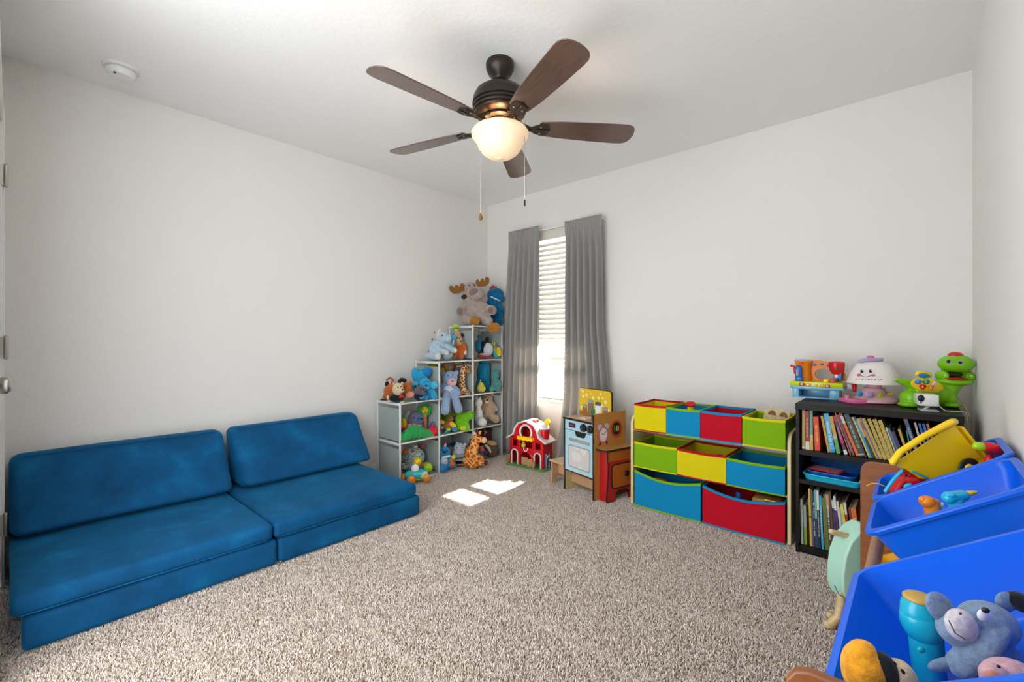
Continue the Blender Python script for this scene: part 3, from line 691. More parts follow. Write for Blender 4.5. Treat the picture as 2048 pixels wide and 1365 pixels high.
# ================================================================== BLUE BIN ORGANIZER AT THE RIGHT WALL
tr_ = thing('tilted_bin_rack', 'cherry wood sided rack holding tilted plastic bins along the bright wall', 'storage rack', (3.28, 1.4, 0))
def tp(mb, name, mat, **k): o = mb.build(name, mat, tr_, **k); o.location = (-3.28, -1.4, 0)
pl2 = [(3.11, 0), (3.11, .60), (3.114, .62), (3.124, .635), (3.14, .641), (3.435, .641), (3.435, 0)]
tp(MB().prism(pl2, .70, .716), 'side_panel', 'cherry', bevel=.003)
tp(MB().prism([(x - .018, z) for x, z in pl2], 2.062, 2.078), 'side_panel', 'cherry', bevel=.003)
for x, z in ((3.158, .472), (3.36, .556), (3.158, .20), (3.36, .276), (3.40, .05)): tp(MB().tube([(x, .717, z), (x, 2.061, z)], .0165, 16, False), 'dowel', 'dowel')
TILT = math.atan2(.194, .298)
def tub(name, lab, y0, y1, xf, zf, L, mat, depth=.13):
    yc = (y0 + y1) / 2; w = y1 - y0
    t = thing(name, lab, 'plastic bin', (xf, yc, zf), 0, 'plastic bins in the tilted rack'); t.rotation_euler = (0, -TILT, 0)
    def rg(ins, z, r, wall=0):
        xm = min(L - ins, (3.449 - wall - xf + z * math.sin(TILT)) / math.cos(TILT)); l_ = xm - ins
        return [(x, y, z) for x, y in rrect(l_, w - 2 * ins, r, 5, ins + l_ / 2, 0)]
    rings = [rg(.036, -depth, .02), rg(.03, -depth + .01, .025), rg(.012, -.02, .03), rg(.010, -.004, .03), rg(.0, -.012, .035), rg(-.001, -.004, .035), rg(.001, 0, .035), rg(.013, 0, .03), rg(.016, -.02, .028, .004), rg(.034, -depth + .012, .022, .005), rg(.04, -depth + .005, .02, .008)]
    n = len(rings[0]); V = [p for r_ in rings for p in r_]; F_ = [list(range(n))[::-1], [(len(rings) - 1) * n + i for i in range(n)]]
    for i in range(len(rings) - 1):
        for k in range(n): F_.append((i * n + k, i * n + (k + 1) % n, (i + 1) * n + (k + 1) % n, (i + 1) * n + k))
    MB().add(V, F_).build('tub', mat, t, sharp=50)
    MB().tube([(x, y, -.005) for x, y, z in rg(.002, 0, .033)] + [rg(.002, 0, .033)[0][:2] + (-.005,)], .0052, 8, False, True).build('rim', mat, t)
    return t
tub('plastic_bin', 'blue plastic bin holding the yellow tipper bed', 1.755, 2.045, 3.142, .592, .347, 'bin_blue')
tub('plastic_bin', 'blue plastic bin holding the orange duck', 1.437, 1.748, 3.146, .59, .343, 'bin_blue')
tub('plastic_bin', 'blue plastic bin holding the slate blue rabbit', .735, 1.20, 3.146, .588, .343, 'bin_blue')
tub('plastic_bin', 'yellow plastic bin on the lower row of the tilted rack', 1.76, 2.045, 3.134, .31, .34, 'bin_yellow')

# ================================================================== PLAY BARN
def in_frame(origin, rz):
    return Matrix.Translation(origin) @ Matrix.Rotation(rz, 4, 'Z')
bn = thing('toy_barn', 'red toy barn with white roof and silo on the carpet by the curtain', 'toy barn', (.605, 2.905, 0), R(4))
reg('barn_red', plastic('barn_red', '#c4101c', .3)); reg('barn_white', plastic('barn_white', '#dcdcdc', .3)); reg('grass', plastic('grass', '#5a9a48', .5))
bx(-.02, .38, -.035, .17, 0, .012).build('base', 'grass', bn, bevel=.004)
fw_ = MB()
for x0, x1, z0, z1 in ((0, .03, .012, .235), (.082, .112, .012, .235), (.238, .268, .012, .235), (.322, .35, .012, .235), (.03, .082, .135, .165), (.112, .238, .125, .165), (.268, .322, .135, .165), (.03, .322, .218, .24)):
    fw_.box(x0, x1, 0, .012, z0, z1)
fw_.build('front_wall', 'barn_red', bn, bevel=.002)
gab = [(0, .235), (.35, .235), (.305, .262), (.288, .315), (.25, .36), (.175, .385), (.1, .36), (.062, .315), (.045, .262)]
hl = [(.175 + .052 * math.cos(R(a)), .297 + .052 * math.sin(R(a))) for a in range(0, 360, 9)]
MB().ringprism(cast((.175, .297), gab, 40), hl, .0, .012).build('gable', 'barn_red', bn)
MB().prism([(0, .012), (.35, .012), (.35, .235), (.305, .262), (.288, .315), (.25, .36), (.175, .385), (.1, .36), (.062, .315), (.045, .262), (0, .235)], .13, .138).build('back_wall', 'barn_red', bn)
for x0 in (0, .342): bx(x0, x0 + .008, .012, .13, .012, .235).build('side_wall', 'barn_red', bn)
bx(.008, .342, .012, .13, .148, .158).build('upper_floor', 'barn_red', bn)
ro = [(-.035, .232), (.035, .272), (.052, .322), (.092, .372), (.175, .40), (.258, .372), (.298, .322), (.315, .272), (.385, .232)]
ri_ = [(.381, .22), (.303, .262), (.285, .316), (.25, .361), (.175, .386), (.1, .361), (.065, .316), (.047, .262), (-.031, .22)]
MB().prism(ro + ri_, -.014, .152).build('roof', 'barn_white', bn, bevel=.003)
bx(.20, .255, .05, .075, .383, .398).build('roof_slot', 'barn_red', bn)
MB().tube([(.175 + .06 * math.cos(R(a)), -.004, .297 + .06 * math.sin(R(a))) for a in range(0, 361, 20)], .009, 8, False, True).build('round_window_frame', 'barn_white', bn)
for xc, hw in ((.056, .032), (.295, .032)):
    MB().tube([(xc - hw, -.004, .014), (xc - hw, -.004, .105)] + [(xc - hw * math.cos(R(a)), -.004, .105 + hw * math.sin(R(a))) for a in range(30, 180, 30)] + [(xc + hw, -.004, .105), (xc + hw, -.004, .014)], .0065, 8).build('door_frame', 'barn_white', bn)
MB().tube([(.112 + .063 - .063 * math.cos(R(a)), -.002, .085 + .05 * math.sin(R(a))) for a in range(0, 181, 20)], .008, 8).build('barn_arch', 'barn_red', bn)
MB().prism([(.095, .262), (.255, .262), (.262, .235), (.245, .228), (.23, .235), (.21, .226), (.19, .234), (.165, .227), (.145, .235), (.12, .228), (.1, .238)], -.03, .0).build('awning', 'gl_yellow', bn, bevel=.002)
MB().tube([(.155, -.006, .165), (.158, -.008, .145), (.175, -.009, .135), (.192, -.008, .145), (.195, -.006, .165)], .0045, 8).build('hook', 'barn_white', bn)
for xc, ang in ((.146, 0), (.225, 55)):
    g_ = bx(-.034, .034, -.004, .004, 0, .062).build('gate', 'ply', bn, bevel=.002); g_.location = (xc, .02 if ang == 0 else .0, .014); g_.rotation_euler = (0, 0, R(ang))
g_ = bx(0, .035, -.004, .004, 0, .055).build('gate', 'ply', bn, bevel=.002); g_.location = (.262, -.006, .014); g_.rotation_euler = (0, 0, R(-70))
g_ = bx(0, .03, -.004, .004, 0, .05).build('gate', 'hoof', bn, bevel=.002); g_.location = (-.002, .0, .014); g_.rotation_euler = (0, 0, R(200))
for xl in (.094, .253): MB().rbox((xl, -.003, .1), (.005, .004, .01), .002).build('lantern', 'gl_lime', bn)
si = MB().lathe(.325, .06, [(.034, .25), (.042, .325), (.046, .327), (.044, .335), (.0, .335)], 20).build('silo', 'barn_red', bn); MB().lathe(.325, .06, [(.042, .335), (.038, .355), (.022, .372), (0, .376)], 20).build('silo_dome', 'barn_white', si)
MB().lathe(0, 0, [(.026, -.007), (.028, 0), (.026, .007), (0, .007)], 20, Matrix.Translation((.345, .07, .39)) @ Matrix.Rotation(R(70), 4, 'X')).build('weather_disc', 'gl_yellow', bn)
ld = MB()
for yy in (.035, .085): ld.tube([(.356, yy, .012), (.356, yy, .13)], .0035, 6)
for zz in (.03, .055, .08, .105): ld.tube([(.356, .035, zz), (.356, .085, zz)], .003, 6)
ld.build('ladder', 'gl_cyan', bn); MB().tube([(.358, .05, .10), (.36, .05, .112), (.36, .07, .115)], .005, 6).build('ladder_hook', 'barn_white', bn)
fg = thing('toy_farmer', 'little orange and green farmer figure in the barn window', 'toy figure', (.742, 2.93, .166), R(4)); fg.scale = (.75, .75, .75)
MB().lathe(0, 0, [(.024, 0), (.028, .012), (.025, .03), (.018, .042), (0, .045)], 18).build('body', 'gl_lime', fg); MB().lathe(0, 0, [(.0262, .022), (.024, .034), (.018, .0435), (.0, .046)], 18).build('shirt', 'gl_orange', fg); MB().ell((0, 0, .05), (.017, .016, .014)).build('head', 'peach_pl', fg)

# ================================================================== PLAY KITCHEN
kt = thing('play_kitchen', 'wooden play kitchen with pale blue oven, yellow splashback and orange side cabinet', 'play kitchen', (1.638, 2.607, 0), R(-14.5))
def kp(mb, name, mat, parent=None, **k): return mb.build(name, mat, parent or kt, **k)
reg('oven_blue', plastic('oven_blue', '#a8cfe0', .45)); reg('oven_glass', pattern('oven_glass', 'dots', '#d6d4d2', '#cbc7c6', 14, .45, .4)); reg('splash', pattern('splash', 'dots', '#ece29a', '#e0b92c', 26, .34, .5))
reg('stripe_wood', wood('stripe_wood', '#c08840', '#a86c30', .5, (3, 40, 2))); reg('cab_orange', plastic('cab_orange', '#b4601c', .45)); reg('cab_red', plastic('cab_red', '#b41c1c', .4)); reg('table_wood', wood('table_wood', '#b88848', '#a4763c', .45, (20, 3, 3)))
reg('dial_red', plastic('dial_red', '#b4402c', .5)); reg('clock_pink', plastic('clock_pink', '#c85a8c', .5)); reg('clock_face', plastic('clock_face', '#e6dcd0', .5)); reg('panel_tan', plastic('panel_tan', '#c8b47c', .5))
kp(bx(-.309, -.297, .0, .19, 0, .512), 'side_panel', 'panel_tan'); kp(bx(-.3095, -.2965, -.003, .002, 0, .512), 'panel_edge', 'black_edge')
rp_ = kp(bx(-.012, 0, .0, .31, 0, .582), 'side_panel', 'stripe_wood', bevel=.004); kp(bx(-.0125, .0005, -.003, .001, 0, .575), 'panel_edge', 'black_edge')
kp(bx(-.31, -.013, -.008, .19, .512, .524), 'stove_top', 'ply', bevel=.002); kp(bx(-.311, -.013, -.010, -.0075, .511, .5245), 'stove_edge', 'black_edge')
ov = kp(bx(-.297, -.012, 0, .012, .44, .511), 'control_panel', 'oven_blue')
kp(bx(-.255, -.185, -.004, .0005, .458, .492), 'display_frame', 'greydk', ov, bevel=.002); kp(bx(-.249, -.191, -.006, -.003, .463, .487), 'display', 'navy_gl', ov); 
for q in range(3): kp(bx(-.238 + q * .014, -.230 + q * .014, -.007, -.0055, .469, .481), 'digit', 'redpink', ov)
for xk in (-.10, -.035): 
    kn = kp(MB().lathe(0, 0, [(.028, 0), (.026, .014), (.02, .018), (0, .018)], 20, Matrix.Translation((xk, 0, .474)) @ Matrix.Rotation(R(90), 4, 'X')), 'knob', 'black', ov); kp(bx(xk - .004, xk + .004, -.026, -.015, .452, .496), 'grip', 'greydk', kn)
od = kp(bx(-.297, -.012, 0, .012, .148, .437), 'oven_door', 'oven_blue')
kp(bx(-.30, -.008, -.001, .011, .437, .44), 'door_gap', 'black_edge'); kp(MB().prism([(-.195, .437), (-.075, .437), (-.09, .407), (-.105, .401), (-.165, .401), (-.18, .407)], -.0008, .002), 'handle_cutout', 'black', od)
kp(MB().rbox((-.145, -.002, .372), (.105, .004, .011), .004), 'handle_bar', 'greymetal', od); kp(MB().prism(rrect(.225, .16, .02, 4, -.148, .255), -.0022, .001), 'window_frame', 'greymetal', od); kp(MB().prism(rrect(.205, .142, .016, 4, -.148, .255), -.0035, -.0015), 'oven_window', 'oven_glass', od)
kp(bx(-.30, -.01, -.002, .013, .138, .148), 'bottom_edge', 'black_edge')
kp(bx(-.297, -.012, .013, .185, .128, .138), 'lower_board', 'ply'); kp(bx(-.297, -.012, .06, .072, .045, .128), 'kick_board', 'ply'); kp(bx(-.297, -.012, .175, .186, .15, .51), 'back_board', 'ply')
sp = kp(MB().prism([(-.335, .524), (-.335, .70), (-.33, .712), (-.318, .72), (-.03, .72), (-.017, .712), (-.012, .70), (-.012, .524)], .172, .184), 'splashback', 'splash'); kp(MB().prism([(-.339, .524), (-.339, .702), (-.333, .716), (-.32, .724), (-.03, .724), (-.013, .715), (-.008, .70), (-.008, .524)], .1745, .1865), 'splash_edge', 'black_edge')
kp(bx(-.334, -.013, .1705, .173, .524, .553), 'painted_counter', 'hoof', sp)
for xs, zb, hs, rs, mb_, lid in ((-.275, .535, .05, .024, 'hoof', 'greymetal'), (-.21, .54, .085, .026, 'taupe_dk', 'greymetal'), (-.135, .54, .075, .027, 'gl_white', 'greydk'), (-.065, .535, .052, .023, 'hoof', 'greymetal'), (-.185, .53, .03, .018, 'gl_dkgreen', 'gl_dkgreen')):
    j_ = kp(MB().prism(rrect(rs * 2, hs, .01, 3, xs, zb + hs / 2), .168, .172), 'painted_shaker', mb_, sp); kp(MB().prism(rrect(rs * 2.1, .026, .01, 3, xs, zb + hs + .008), .167, .1715), 'shaker_lid', lid, j_ if False else sp)
kp(bx(-.09, -.03, .06, .12, .524, .556), 'toaster', 'black_edge', bevel=.003); kp(bx(-.082, -.038, .057, .0605, .531, .546), 'toaster_front', 'greydk')
kp(bx(-.20, -.13, .04, .11, .524, .529), 'printed_card', 'gl_white'); kp(bx(-.172, -.142, .055, .09, .529, .5296), 'card_print', 'redpink')
# clock and dial printed on the side panel (flat art)
ck = kp(MB().prism([(.085 + .047 * math.cos(R(a)), .435 + .058 * math.sin(R(a))) for a in range(0, 360, 15)], 0, .002, None, 'x'), 'painted_clock', 'clock_pink'); kp(MB().prism([(.085 + .036 * math.cos(R(a)), .435 + .046 * math.sin(R(a))) for a in range(0, 360, 15)], .002, .0026, None, 'x'), 'clock_face', 'clock_face', ck)
for dy in (-.032, .034): kp(MB().prism([(.085 + dy + .02 * math.cos(R(a)), .49 + .02 * math.sin(R(a))) for a in range(0, 360, 20)], -.001, .0015, None, 'x'), 'clock_bell', 'greylid', ck)
for dy in (-.028, .03): kp(MB().prism([(.085 + dy - .007, .388), (.085 + dy + .007, .388), (.085 + dy * 1.25 + .006, .366), (.085 + dy * 1.25 - .006, .366)], 0, .0015, None, 'x'), 'clock_foot', 'black_edge', ck)
kp(MB().prism([(.085, .438), (.108, .458), (.11, .455), (.086, .433)], .0026, .003, None, 'x'), 'clock_hand', 'black', ck); kp(MB().prism([(.084, .438), (.064, .449), (.063, .446), (.083, .433)], .0026, .003, None, 'x'), 'clock_hand', 'black', ck)
for q in range(12): kp(MB().prism([(.085 + .03 * math.sin(R(30 * q)) + .0022 * math.cos(R(a)), .435 + .039 * math.cos(R(30 * q)) + .0028 * math.sin(R(a))) for a in range(0, 360, 60)], .0026, .003, None, 'x'), 'hour_mark', 'black', ck)
dl = kp(MB().prism([(.21 + .056 * math.cos(R(a)), .462 + .062 * math.sin(R(a))) for a in range(0, 360, 15)], 0, .002, None, 'x'), 'painted_dial', 'dial_red'); kp(MB().prism([(.21 + .042 * math.cos(R(a)), .465 + .044 * math.sin(R(a))) for a in range(0, 360, 15)], .002, .0026, None, 'x'), 'dial_face', 'black_edge', dl)
for yq, mq in ((.192, 'gl_dkgreen'), (.215, 'ochre_gl'), (.23, 'gl_orange')): kp(MB().prism([(yq + .006 * math.cos(R(a)), .465 + .022 * math.sin(R(a))) for a in range(0, 360, 30)], .0026, .003, None, 'x'), 'dial_mark', mq, dl)
# side cabinet
kp(MB().prism([(0, .02), (.07, .02), (.082, .03), (.088, .05), (.088, .31), (0, .31)], .338, .35, None, 'z'), 'side_counter', 'table_wood'); kp(MB().prism([(.0, .017), (.072, .017), (.085, .027), (.0915, .05), (.0915, .31), (.088, .31), (.088, .05), (.082, .03), (.07, .02), (0, .02)], .3375, .3505, None, 'z'), 'counter_edge', 'black_edge')
kp(bx(0, .07, .05, .058, 0, .338), 'cabinet_front', 'cab_red')
cab = [(.045, .338), (.045, .27), (.058, .25), (.05, .19), (.042, .10), (.035, .02), (.045, 0), (.115, 0), (.13, .045), (.155, .062), (.215, .062), (.235, .045), (.25, 0), (.30, 0), (.30, .338)]
kp(MB().prism(cab, .07, .078, None, 'x'), 'cabinet_side', 'cab_red'); kp(MB().prism([(.048, .336), (.048, .272), (.298, .262), (.298, .336)], .078, .0792, None, 'x'), 'cabinet_top_band', 'cab_orange')
kp(MB().prism([(y + (-.004 if i < 8 else 0), z) for i, (y, z) in enumerate(cab[:8])] + [(y + .004, z + (.004 if z < .01 else 0)) for y, z in cab[:8][::-1]], .0785, .081, None, 'x'), 'cabinet_edge', 'black_edge')
df = kp(MB().prism(rrect(.205, .168, .03, 4, .185, .165), .078, .080, None, 'x'), 'drawer_frame', 'black_edge'); kp(MB().prism(rrect(.187, .15, .025, 4, .185, .165), .0795, .082, None, 'x'), 'drawer_front', 'cab_orange', df)
kp(MB().ell((.092, .215, .175), (.011, .02, .02)), 'drawer_knob', 'black', df)
kp(MB().prism([(.13, .04), (.155, .058), (.215, .058), (.235, .04), (.24, .02), (.25, .05), (.225, .07), (.15, .07), (.12, .05)], .0785, .0805, None, 'x'), 'arch_edge', 'black_edge')
# bench wing
kp(bx(-.47, -.31, -.01, .19, .166, .178), 'bench_board', 'ply', bevel=.002); kp(MB().prism([(0.0, 0), (.005, .10), (.0, .166), (.18, .166), (.18, .0), (.14, 0), (.13, .05), (.05, .05), (.035, 0)], -.462, -.45, None, 'x'), 'bench_leg', 'ply'); kp(bx(-.45, -.31, .06, .072, .07, .166), 'bench_apron', 'ply')
TOYS = [
('plush_moose', 'large shaggy taupe plush moose with brown antlers on the shelf top', 'plush toy', 'soft toys on the cube shelf', (0.2, 2.839, 1.2), 42, 0.006, [('body', 'taupe', [('e', 0.009, 0.0, 0.159, 0.0876, 0.0691, 0.1244, 0), ('e', -0.018, -0.009, 0.356, 0.0553, 0.0553, 0.0599, 0), ('e', 0.036, -0.041, 0.298, 0.083, 0.0645, 0.0599, 0), ('e', 0.005, -0.009, 0.25, 0.0553, 0.0461, 0.0461, 0), ('c', [(-0.049, -0.018, 0.213, 0.0369), (-0.083, -0.041, 0.17, 0.0392), (-0.103, -0.065, 0.141, 0.0438)]), ('c', [(0.08, -0.018, 0.208, 0.0369), (0.136, -0.037, 0.166, 0.0392), (0.182, -0.051, 0.151, 0.0461)]), ('c', [(-0.03, -0.018, 0.089, 0.0507), (-0.048, -0.074, 0.064, 0.0507), (-0.002, -0.129, 0.0495, 0.0415)]), ('c', [(0.061, -0.018, 0.08, 0.0553), (0.133, -0.074, 0.0633, 0.0553), (0.154, -0.12, 0.0495, 0.0415)]), ('e', 0.081, -0.037, 0.111, 0.0415, 0.0369, 0.0553, 0)]), ('antler', 'antler', [('p', [(-0.065, 0.385), (-0.092, 0.408), (-0.111, 0.399), (-0.12, 0.367), (-0.138, 0.385), (-0.157, 0.39), (-0.166, 0.357), (-0.184, 0.38), (-0.207, 0.385), (-0.217, 0.357), (-0.203, 0.325), (-0.171, 0.307), (-0.129, 0.311), (-0.092, 0.33), (-0.06, 0.348)], 0.0, 0.023)]), ('antler', 'antler', [('p', [(0.027, 0.405), (0.032, 0.432), (0.05, 0.442), (0.064, 0.423), (0.064, 0.409), (0.078, 0.442), (0.096, 0.451), (0.105, 0.437), (0.11, 0.418), (0.115, 0.455), (0.138, 0.465), (0.156, 0.446), (0.152, 0.405), (0.124, 0.381), (0.082, 0.372), (0.05, 0.372)], 0.009, 0.023)]), ('ear', 'dkbrown', [('e', -0.079, 0.009, 0.28, 0.0277, 0.0138, 0.023, 20)]), ('hoof', 'hoof', [('e', 0.033, -0.171, 0.049, 0.0461, 0.0277, 0.041, 0)]), ('hoof', 'hoof', [('e', 0.199, -0.123, -0.01, 0.0599, 0.0323, 0.0461, 12)]), ('muzzle_patch', 'taupe_dk', [('e', 0.017, -0.088, 0.311, 0.0438, 0.023, 0.0323, 20)]), ('paw_pad', 'taupe_dk', [('e', -0.104, -0.101, 0.143, 0.0253, 0.0138, 0.03, 0)]), ('paw_pad', 'taupe_dk', [('e', 0.17, -0.088, 0.149, 0.0253, 0.0138, 0.03, 0)]), ('eye', 'black', [('e', -0.022, -0.065, 0.377, 0.0074, 0.0074, 0.0074, 0)]), ('eye', 'black', [('e', 0.024, -0.065, 0.382, 0.0074, 0.0074, 0.0074, 0)])]),
('plush_dinosaur', 'royal blue plush dinosaur with red crest behind the big moose', 'plush toy', 'soft toys on the cube shelf', (0.28, 3.088, 1.2), 42, 0.0062, [('body', 'royal', [('e', -0.019, -0.0, 0.3075, 0.0808, 0.0666, 0.0713, 0), ('e', 0.02, -0.024, 0.2715, 0.0523, 0.0523, 0.0428, 0), ('e', -0.053, 0.01, 0.2325, 0.0523, 0.0475, 0.0571, 0), ('e', -0.01, 0.01, 0.1325, 0.0713, 0.0666, 0.1236, 0), ('e', 0.0, -0.01, 0.0555, 0.0666, 0.0571, 0.0475, 0), ('c', [(0.025, -0.029, 0.1915, 0.0285), (0.049, -0.048, 0.1705, 0.0214)])]), ('crest', 'crest', [('e', -0.062, 0.01, 0.3755, 0.0143, 0.0095, 0.0143, 0)]), ('crest', 'crest', [('e', -0.043, 0.005, 0.3845, 0.0166, 0.0095, 0.019, 0)]), ('crest', 'crest', [('e', -0.019, 0.005, 0.3795, 0.0143, 0.0095, 0.0143, 0)]), ('teeth', 'white', [('c', [(-0.059, -0.067, 0.2865, 0.0052), (-0.021, -0.071, 0.2675, 0.0052), (0.021, -0.067, 0.2495, 0.0052)])]), ('eye', 'black', [('e', -0.026, -0.062, 0.3335, 0.0095, 0.0095, 0.0095, 0)])]),
('plush_triceratops', 'pale blue plush triceratops with cream frill on the middle column', 'plush toy', 'soft toys on the cube shelf', (0.23, 2.445, 0.9), 42, 0.0055, [('body', 'paleblue', [('e', -0.043, 0.0, 0.0917, 0.0597, 0.0554, 0.0852, 0), ('e', 0.023, -0.009, 0.1987, 0.0511, 0.0469, 0.0511, 0), ('e', 0.063, -0.026, 0.1937, 0.0341, 0.0341, 0.0341, 0), ('e', -0.009, -0.0, 0.1347, 0.0426, 0.0384, 0.0426, 0), ('c', [(-0.02, -0.034, 0.1137, 0.0298), (0.023, -0.064, 0.0847, 0.0277), (0.059, -0.081, 0.0767, 0.0256)]), ('c', [(0.041, 0.009, 0.1257, 0.0341), (0.083, -0.017, 0.1047, 0.0298), (0.12, -0.038, 0.0927, 0.0256)]), ('e', 0.046, 0.009, 0.0657, 0.0554, 0.0426, 0.0597, 0), ('c', [(-0.055, -0.026, 0.0417, 0.0341), (-0.023, -0.068, 0.0427, 0.0341)]), ('c', [(-0.09, 0.026, 0.0397, 0.0298), (-0.117, 0.034, 0.0437, 0.0213), (-0.145, 0.043, 0.0517, 0.0107)])]), ('frill', 'cream', [('e', -0.018, 0.009, 0.2237, 0.0256, 0.0426, 0.0554, -10)]), ('foot_pad', 'cream', [('e', -0.009, -0.098, 0.0477, 0.0256, 0.017, 0.032, 0)]), ('paw_pad', 'cream', [('e', 0.062, -0.102, 0.0727, 0.017, 0.0128, 0.0192, 0)]), ('paw_pad', 'cream', [('e', 0.127, -0.06, 0.0927, 0.0149, 0.0128, 0.0213, 0)]), ('back_spike', 'slate', [('e', -0.058, 0.017, 0.2457, 0.0064, 0.0064, 0.0085, 0)]), ('back_spike', 'slate', [('e', -0.079, 0.026, 0.1857, 0.0064, 0.0064, 0.0107, 0)]), ('back_spike', 'slate', [('e', -0.109, 0.034, 0.0827, 0.0064, 0.0064, 0.0107, 0)]), ('eye', 'black', [('e', 0.019, -0.055, 0.2187, 0.0068, 0.0068, 0.0068, 0)])]),
('plush_bear', 'orange plush bear wearing a lime cap behind the pale triceratops', 'plush toy', 'soft toys on the cube shelf', (0.25, 2.63, 0.9), 42, 0.0057, [('body', 'orange_pl', [('e', 0.009, 0.0, 0.108, 0.0396, 0.0352, 0.0572, 0), ('c', [(-0.016, -0.013, 0.086, 0.0264), (-0.026, -0.035, 0.043, 0.022), (-0.034, -0.044, 0.0236, 0.0176)]), ('c', [(0.028, -0.013, 0.086, 0.0264), (0.026, -0.035, 0.043, 0.022), (0.027, -0.044, 0.028, 0.022)]), ('c', [(0.041, -0.013, 0.139, 0.0198), (0.059, -0.018, 0.095, 0.0176)])]), ('head', 'tan_pl', [('e', -0.003, -0.013, 0.182, 0.0352, 0.0352, 0.0484, 0), ('e', 0.013, -0.035, 0.161, 0.0264, 0.022, 0.022, 0), ('e', -0.012, -0.009, 0.231, 0.0308, 0.0308, 0.0352, 0)]), ('ear', 'black_pl', [('e', -0.04, 0.004, 0.218, 0.0176, 0.0132, 0.0176, 0)]), ('ear', 'black_pl', [('e', 0.026, 0.004, 0.222, 0.0176, 0.0132, 0.0176, 0)]), ('nose', 'black', [('e', 0.024, -0.057, 0.169, 0.0088, 0.0066, 0.007, 0)]), ('hand', 'cream', [('e', 0.059, -0.022, 0.069, 0.0154, 0.0132, 0.022, 0)]), ('cap', 'lime_pl', [('e', -0.025, -0.009, 0.301, 0.033, 0.0264, 0.0176, 0), ('e', -0.021, -0.009, 0.27, 0.022, 0.0198, 0.0154, 0)]), ('cap_band', 'black_pl', [('e', -0.021, -0.009, 0.283, 0.0238, 0.0211, 0.0044, 0)]), ('eye', 'black', [('e', -0.01, -0.048, 0.195, 0.0048, 0.0048, 0.0048, 0)]), ('eye', 'black', [('e', 0.01, -0.048, 0.198, 0.0048, 0.0048, 0.0048, 0)])]),
('plush_rattle', 'cyan plush hammer rattle tucked beside the lime cap bear', 'plush toy', 'soft toys on the cube shelf', (0.285, 2.532, 0.9), 42, 0.0056, [('head', 'cyan_pl', [('e', 0.0, 0.0, 0.199, 0.0236, 0.0172, 0.0258, 0), ('e', 0.013, -0.0, 0.208, 0.0172, 0.0172, 0.0215, 0)]), ('handle', 'cyan_pl', [('c', [(-0.009, 0.0, 0.178, 0.0107), (-0.011, 0.004, 0.152, 0.0107), (-0.012, -0.009, 0.112, 0.0107)])]), ('trim', 'cream', [('c', [(0.005, -0.009, 0.174, 0.0069), (0.001, -0.009, 0.144, 0.006)])])]),
('plush_train', 'blue plush train engine with plain grey front and red bumper', 'plush toy', 'soft toys on the cube shelf', (0.24, 2.961, 0.9), 42, 0.0061, [('boiler', 'trainblue', [('e', -0.039, 0.028, 0.112, 0.0608, 0.0842, 0.0655, 0), ('e', -0.064, 0.047, 0.145, 0.0374, 0.0562, 0.0421, 0)]), ('smokebox', 'black_pl', [('e', -0.003, -0.028, 0.108, 0.0515, 0.0328, 0.0702, 0)]), ('front_plate', 'ltgrey', [('e', 0.031, -0.047, 0.095, 0.0491, 0.0234, 0.0608, 0)]), ('chimney', 'black_pl', [('c', [(0.015, -0.019, 0.164, 0.0164), (0.02, -0.019, 0.192, 0.0187)])]), ('dome', 'trainblue', [('e', -0.058, 0.028, 0.211, 0.0164, 0.0164, 0.0187, 0)]), ('bumper', 'redpink', [('e', -0.004, -0.009, 0.0292, 0.0702, 0.0421, 0.0232, 0)]), ('running_board', 'white_pl', [('e', 0.006, -0.028, 0.048, 0.0585, 0.0374, 0.014, 0)])]),
('plush_bird', 'small teal plush bird with yellow mane and big yellow beak', 'plush toy', 'soft toys on the cube shelf', (0.335, 3.024, 0.9), 42, 0.0061, [('body', 'teal_pl', [('e', -0.005, 0.0, 0.0619, 0.0326, 0.0326, 0.0559, 0), ('e', -0.014, 0.0, 0.0989, 0.028, 0.028, 0.0373, 0)]), ('beak', 'yellow_pl', [('e', 0.019, -0.028, 0.0719, 0.0233, 0.028, 0.0466, 8)]), ('beak_inside', 'ochre', [('e', -0.008, -0.028, 0.0859, 0.0186, 0.0186, 0.0326, 8)]), ('mane', 'yellow_pl', [('c', [(-0.052, 0.019, 0.1179, 0.0117), (-0.061, 0.019, 0.1509, 0.0047)]), ('c', [(-0.038, 0.019, 0.1269, 0.0117), (-0.043, 0.019, 0.1599, 0.0047)]), ('c', [(-0.024, 0.019, 0.1319, 0.0117), (-0.019, 0.019, 0.1549, 0.0047)])])]),
('plush_monster', 'shaggy bright teal plush monster slumped in the tall column', 'plush toy', 'soft toys on the cube shelf', (0.2, 2.974, 0.6), 42, 0.0071, [('body', 'teal_shag', [('e', 0.005, 0.0, 0.162, 0.0661, 0.0566, 0.118, 0), ('e', 0.019, -0.0, 0.237, 0.0472, 0.0472, 0.0566, 0), ('e', 0.014, 0.0, 0.0473, 0.0472, 0.0472, 0.0433, 0), ('c', [(0.043, -0.009, 0.082, 0.0283), (0.048, -0.019, 0.0276, 0.0236)]), ('c', [(-0.037, -0.009, 0.082, 0.0283), (-0.045, -0.028, 0.0276, 0.0236)])]), ('hood', 'navyteal', [('e', 0.009, 0.014, 0.255, 0.0519, 0.0425, 0.0378, -15)])]),
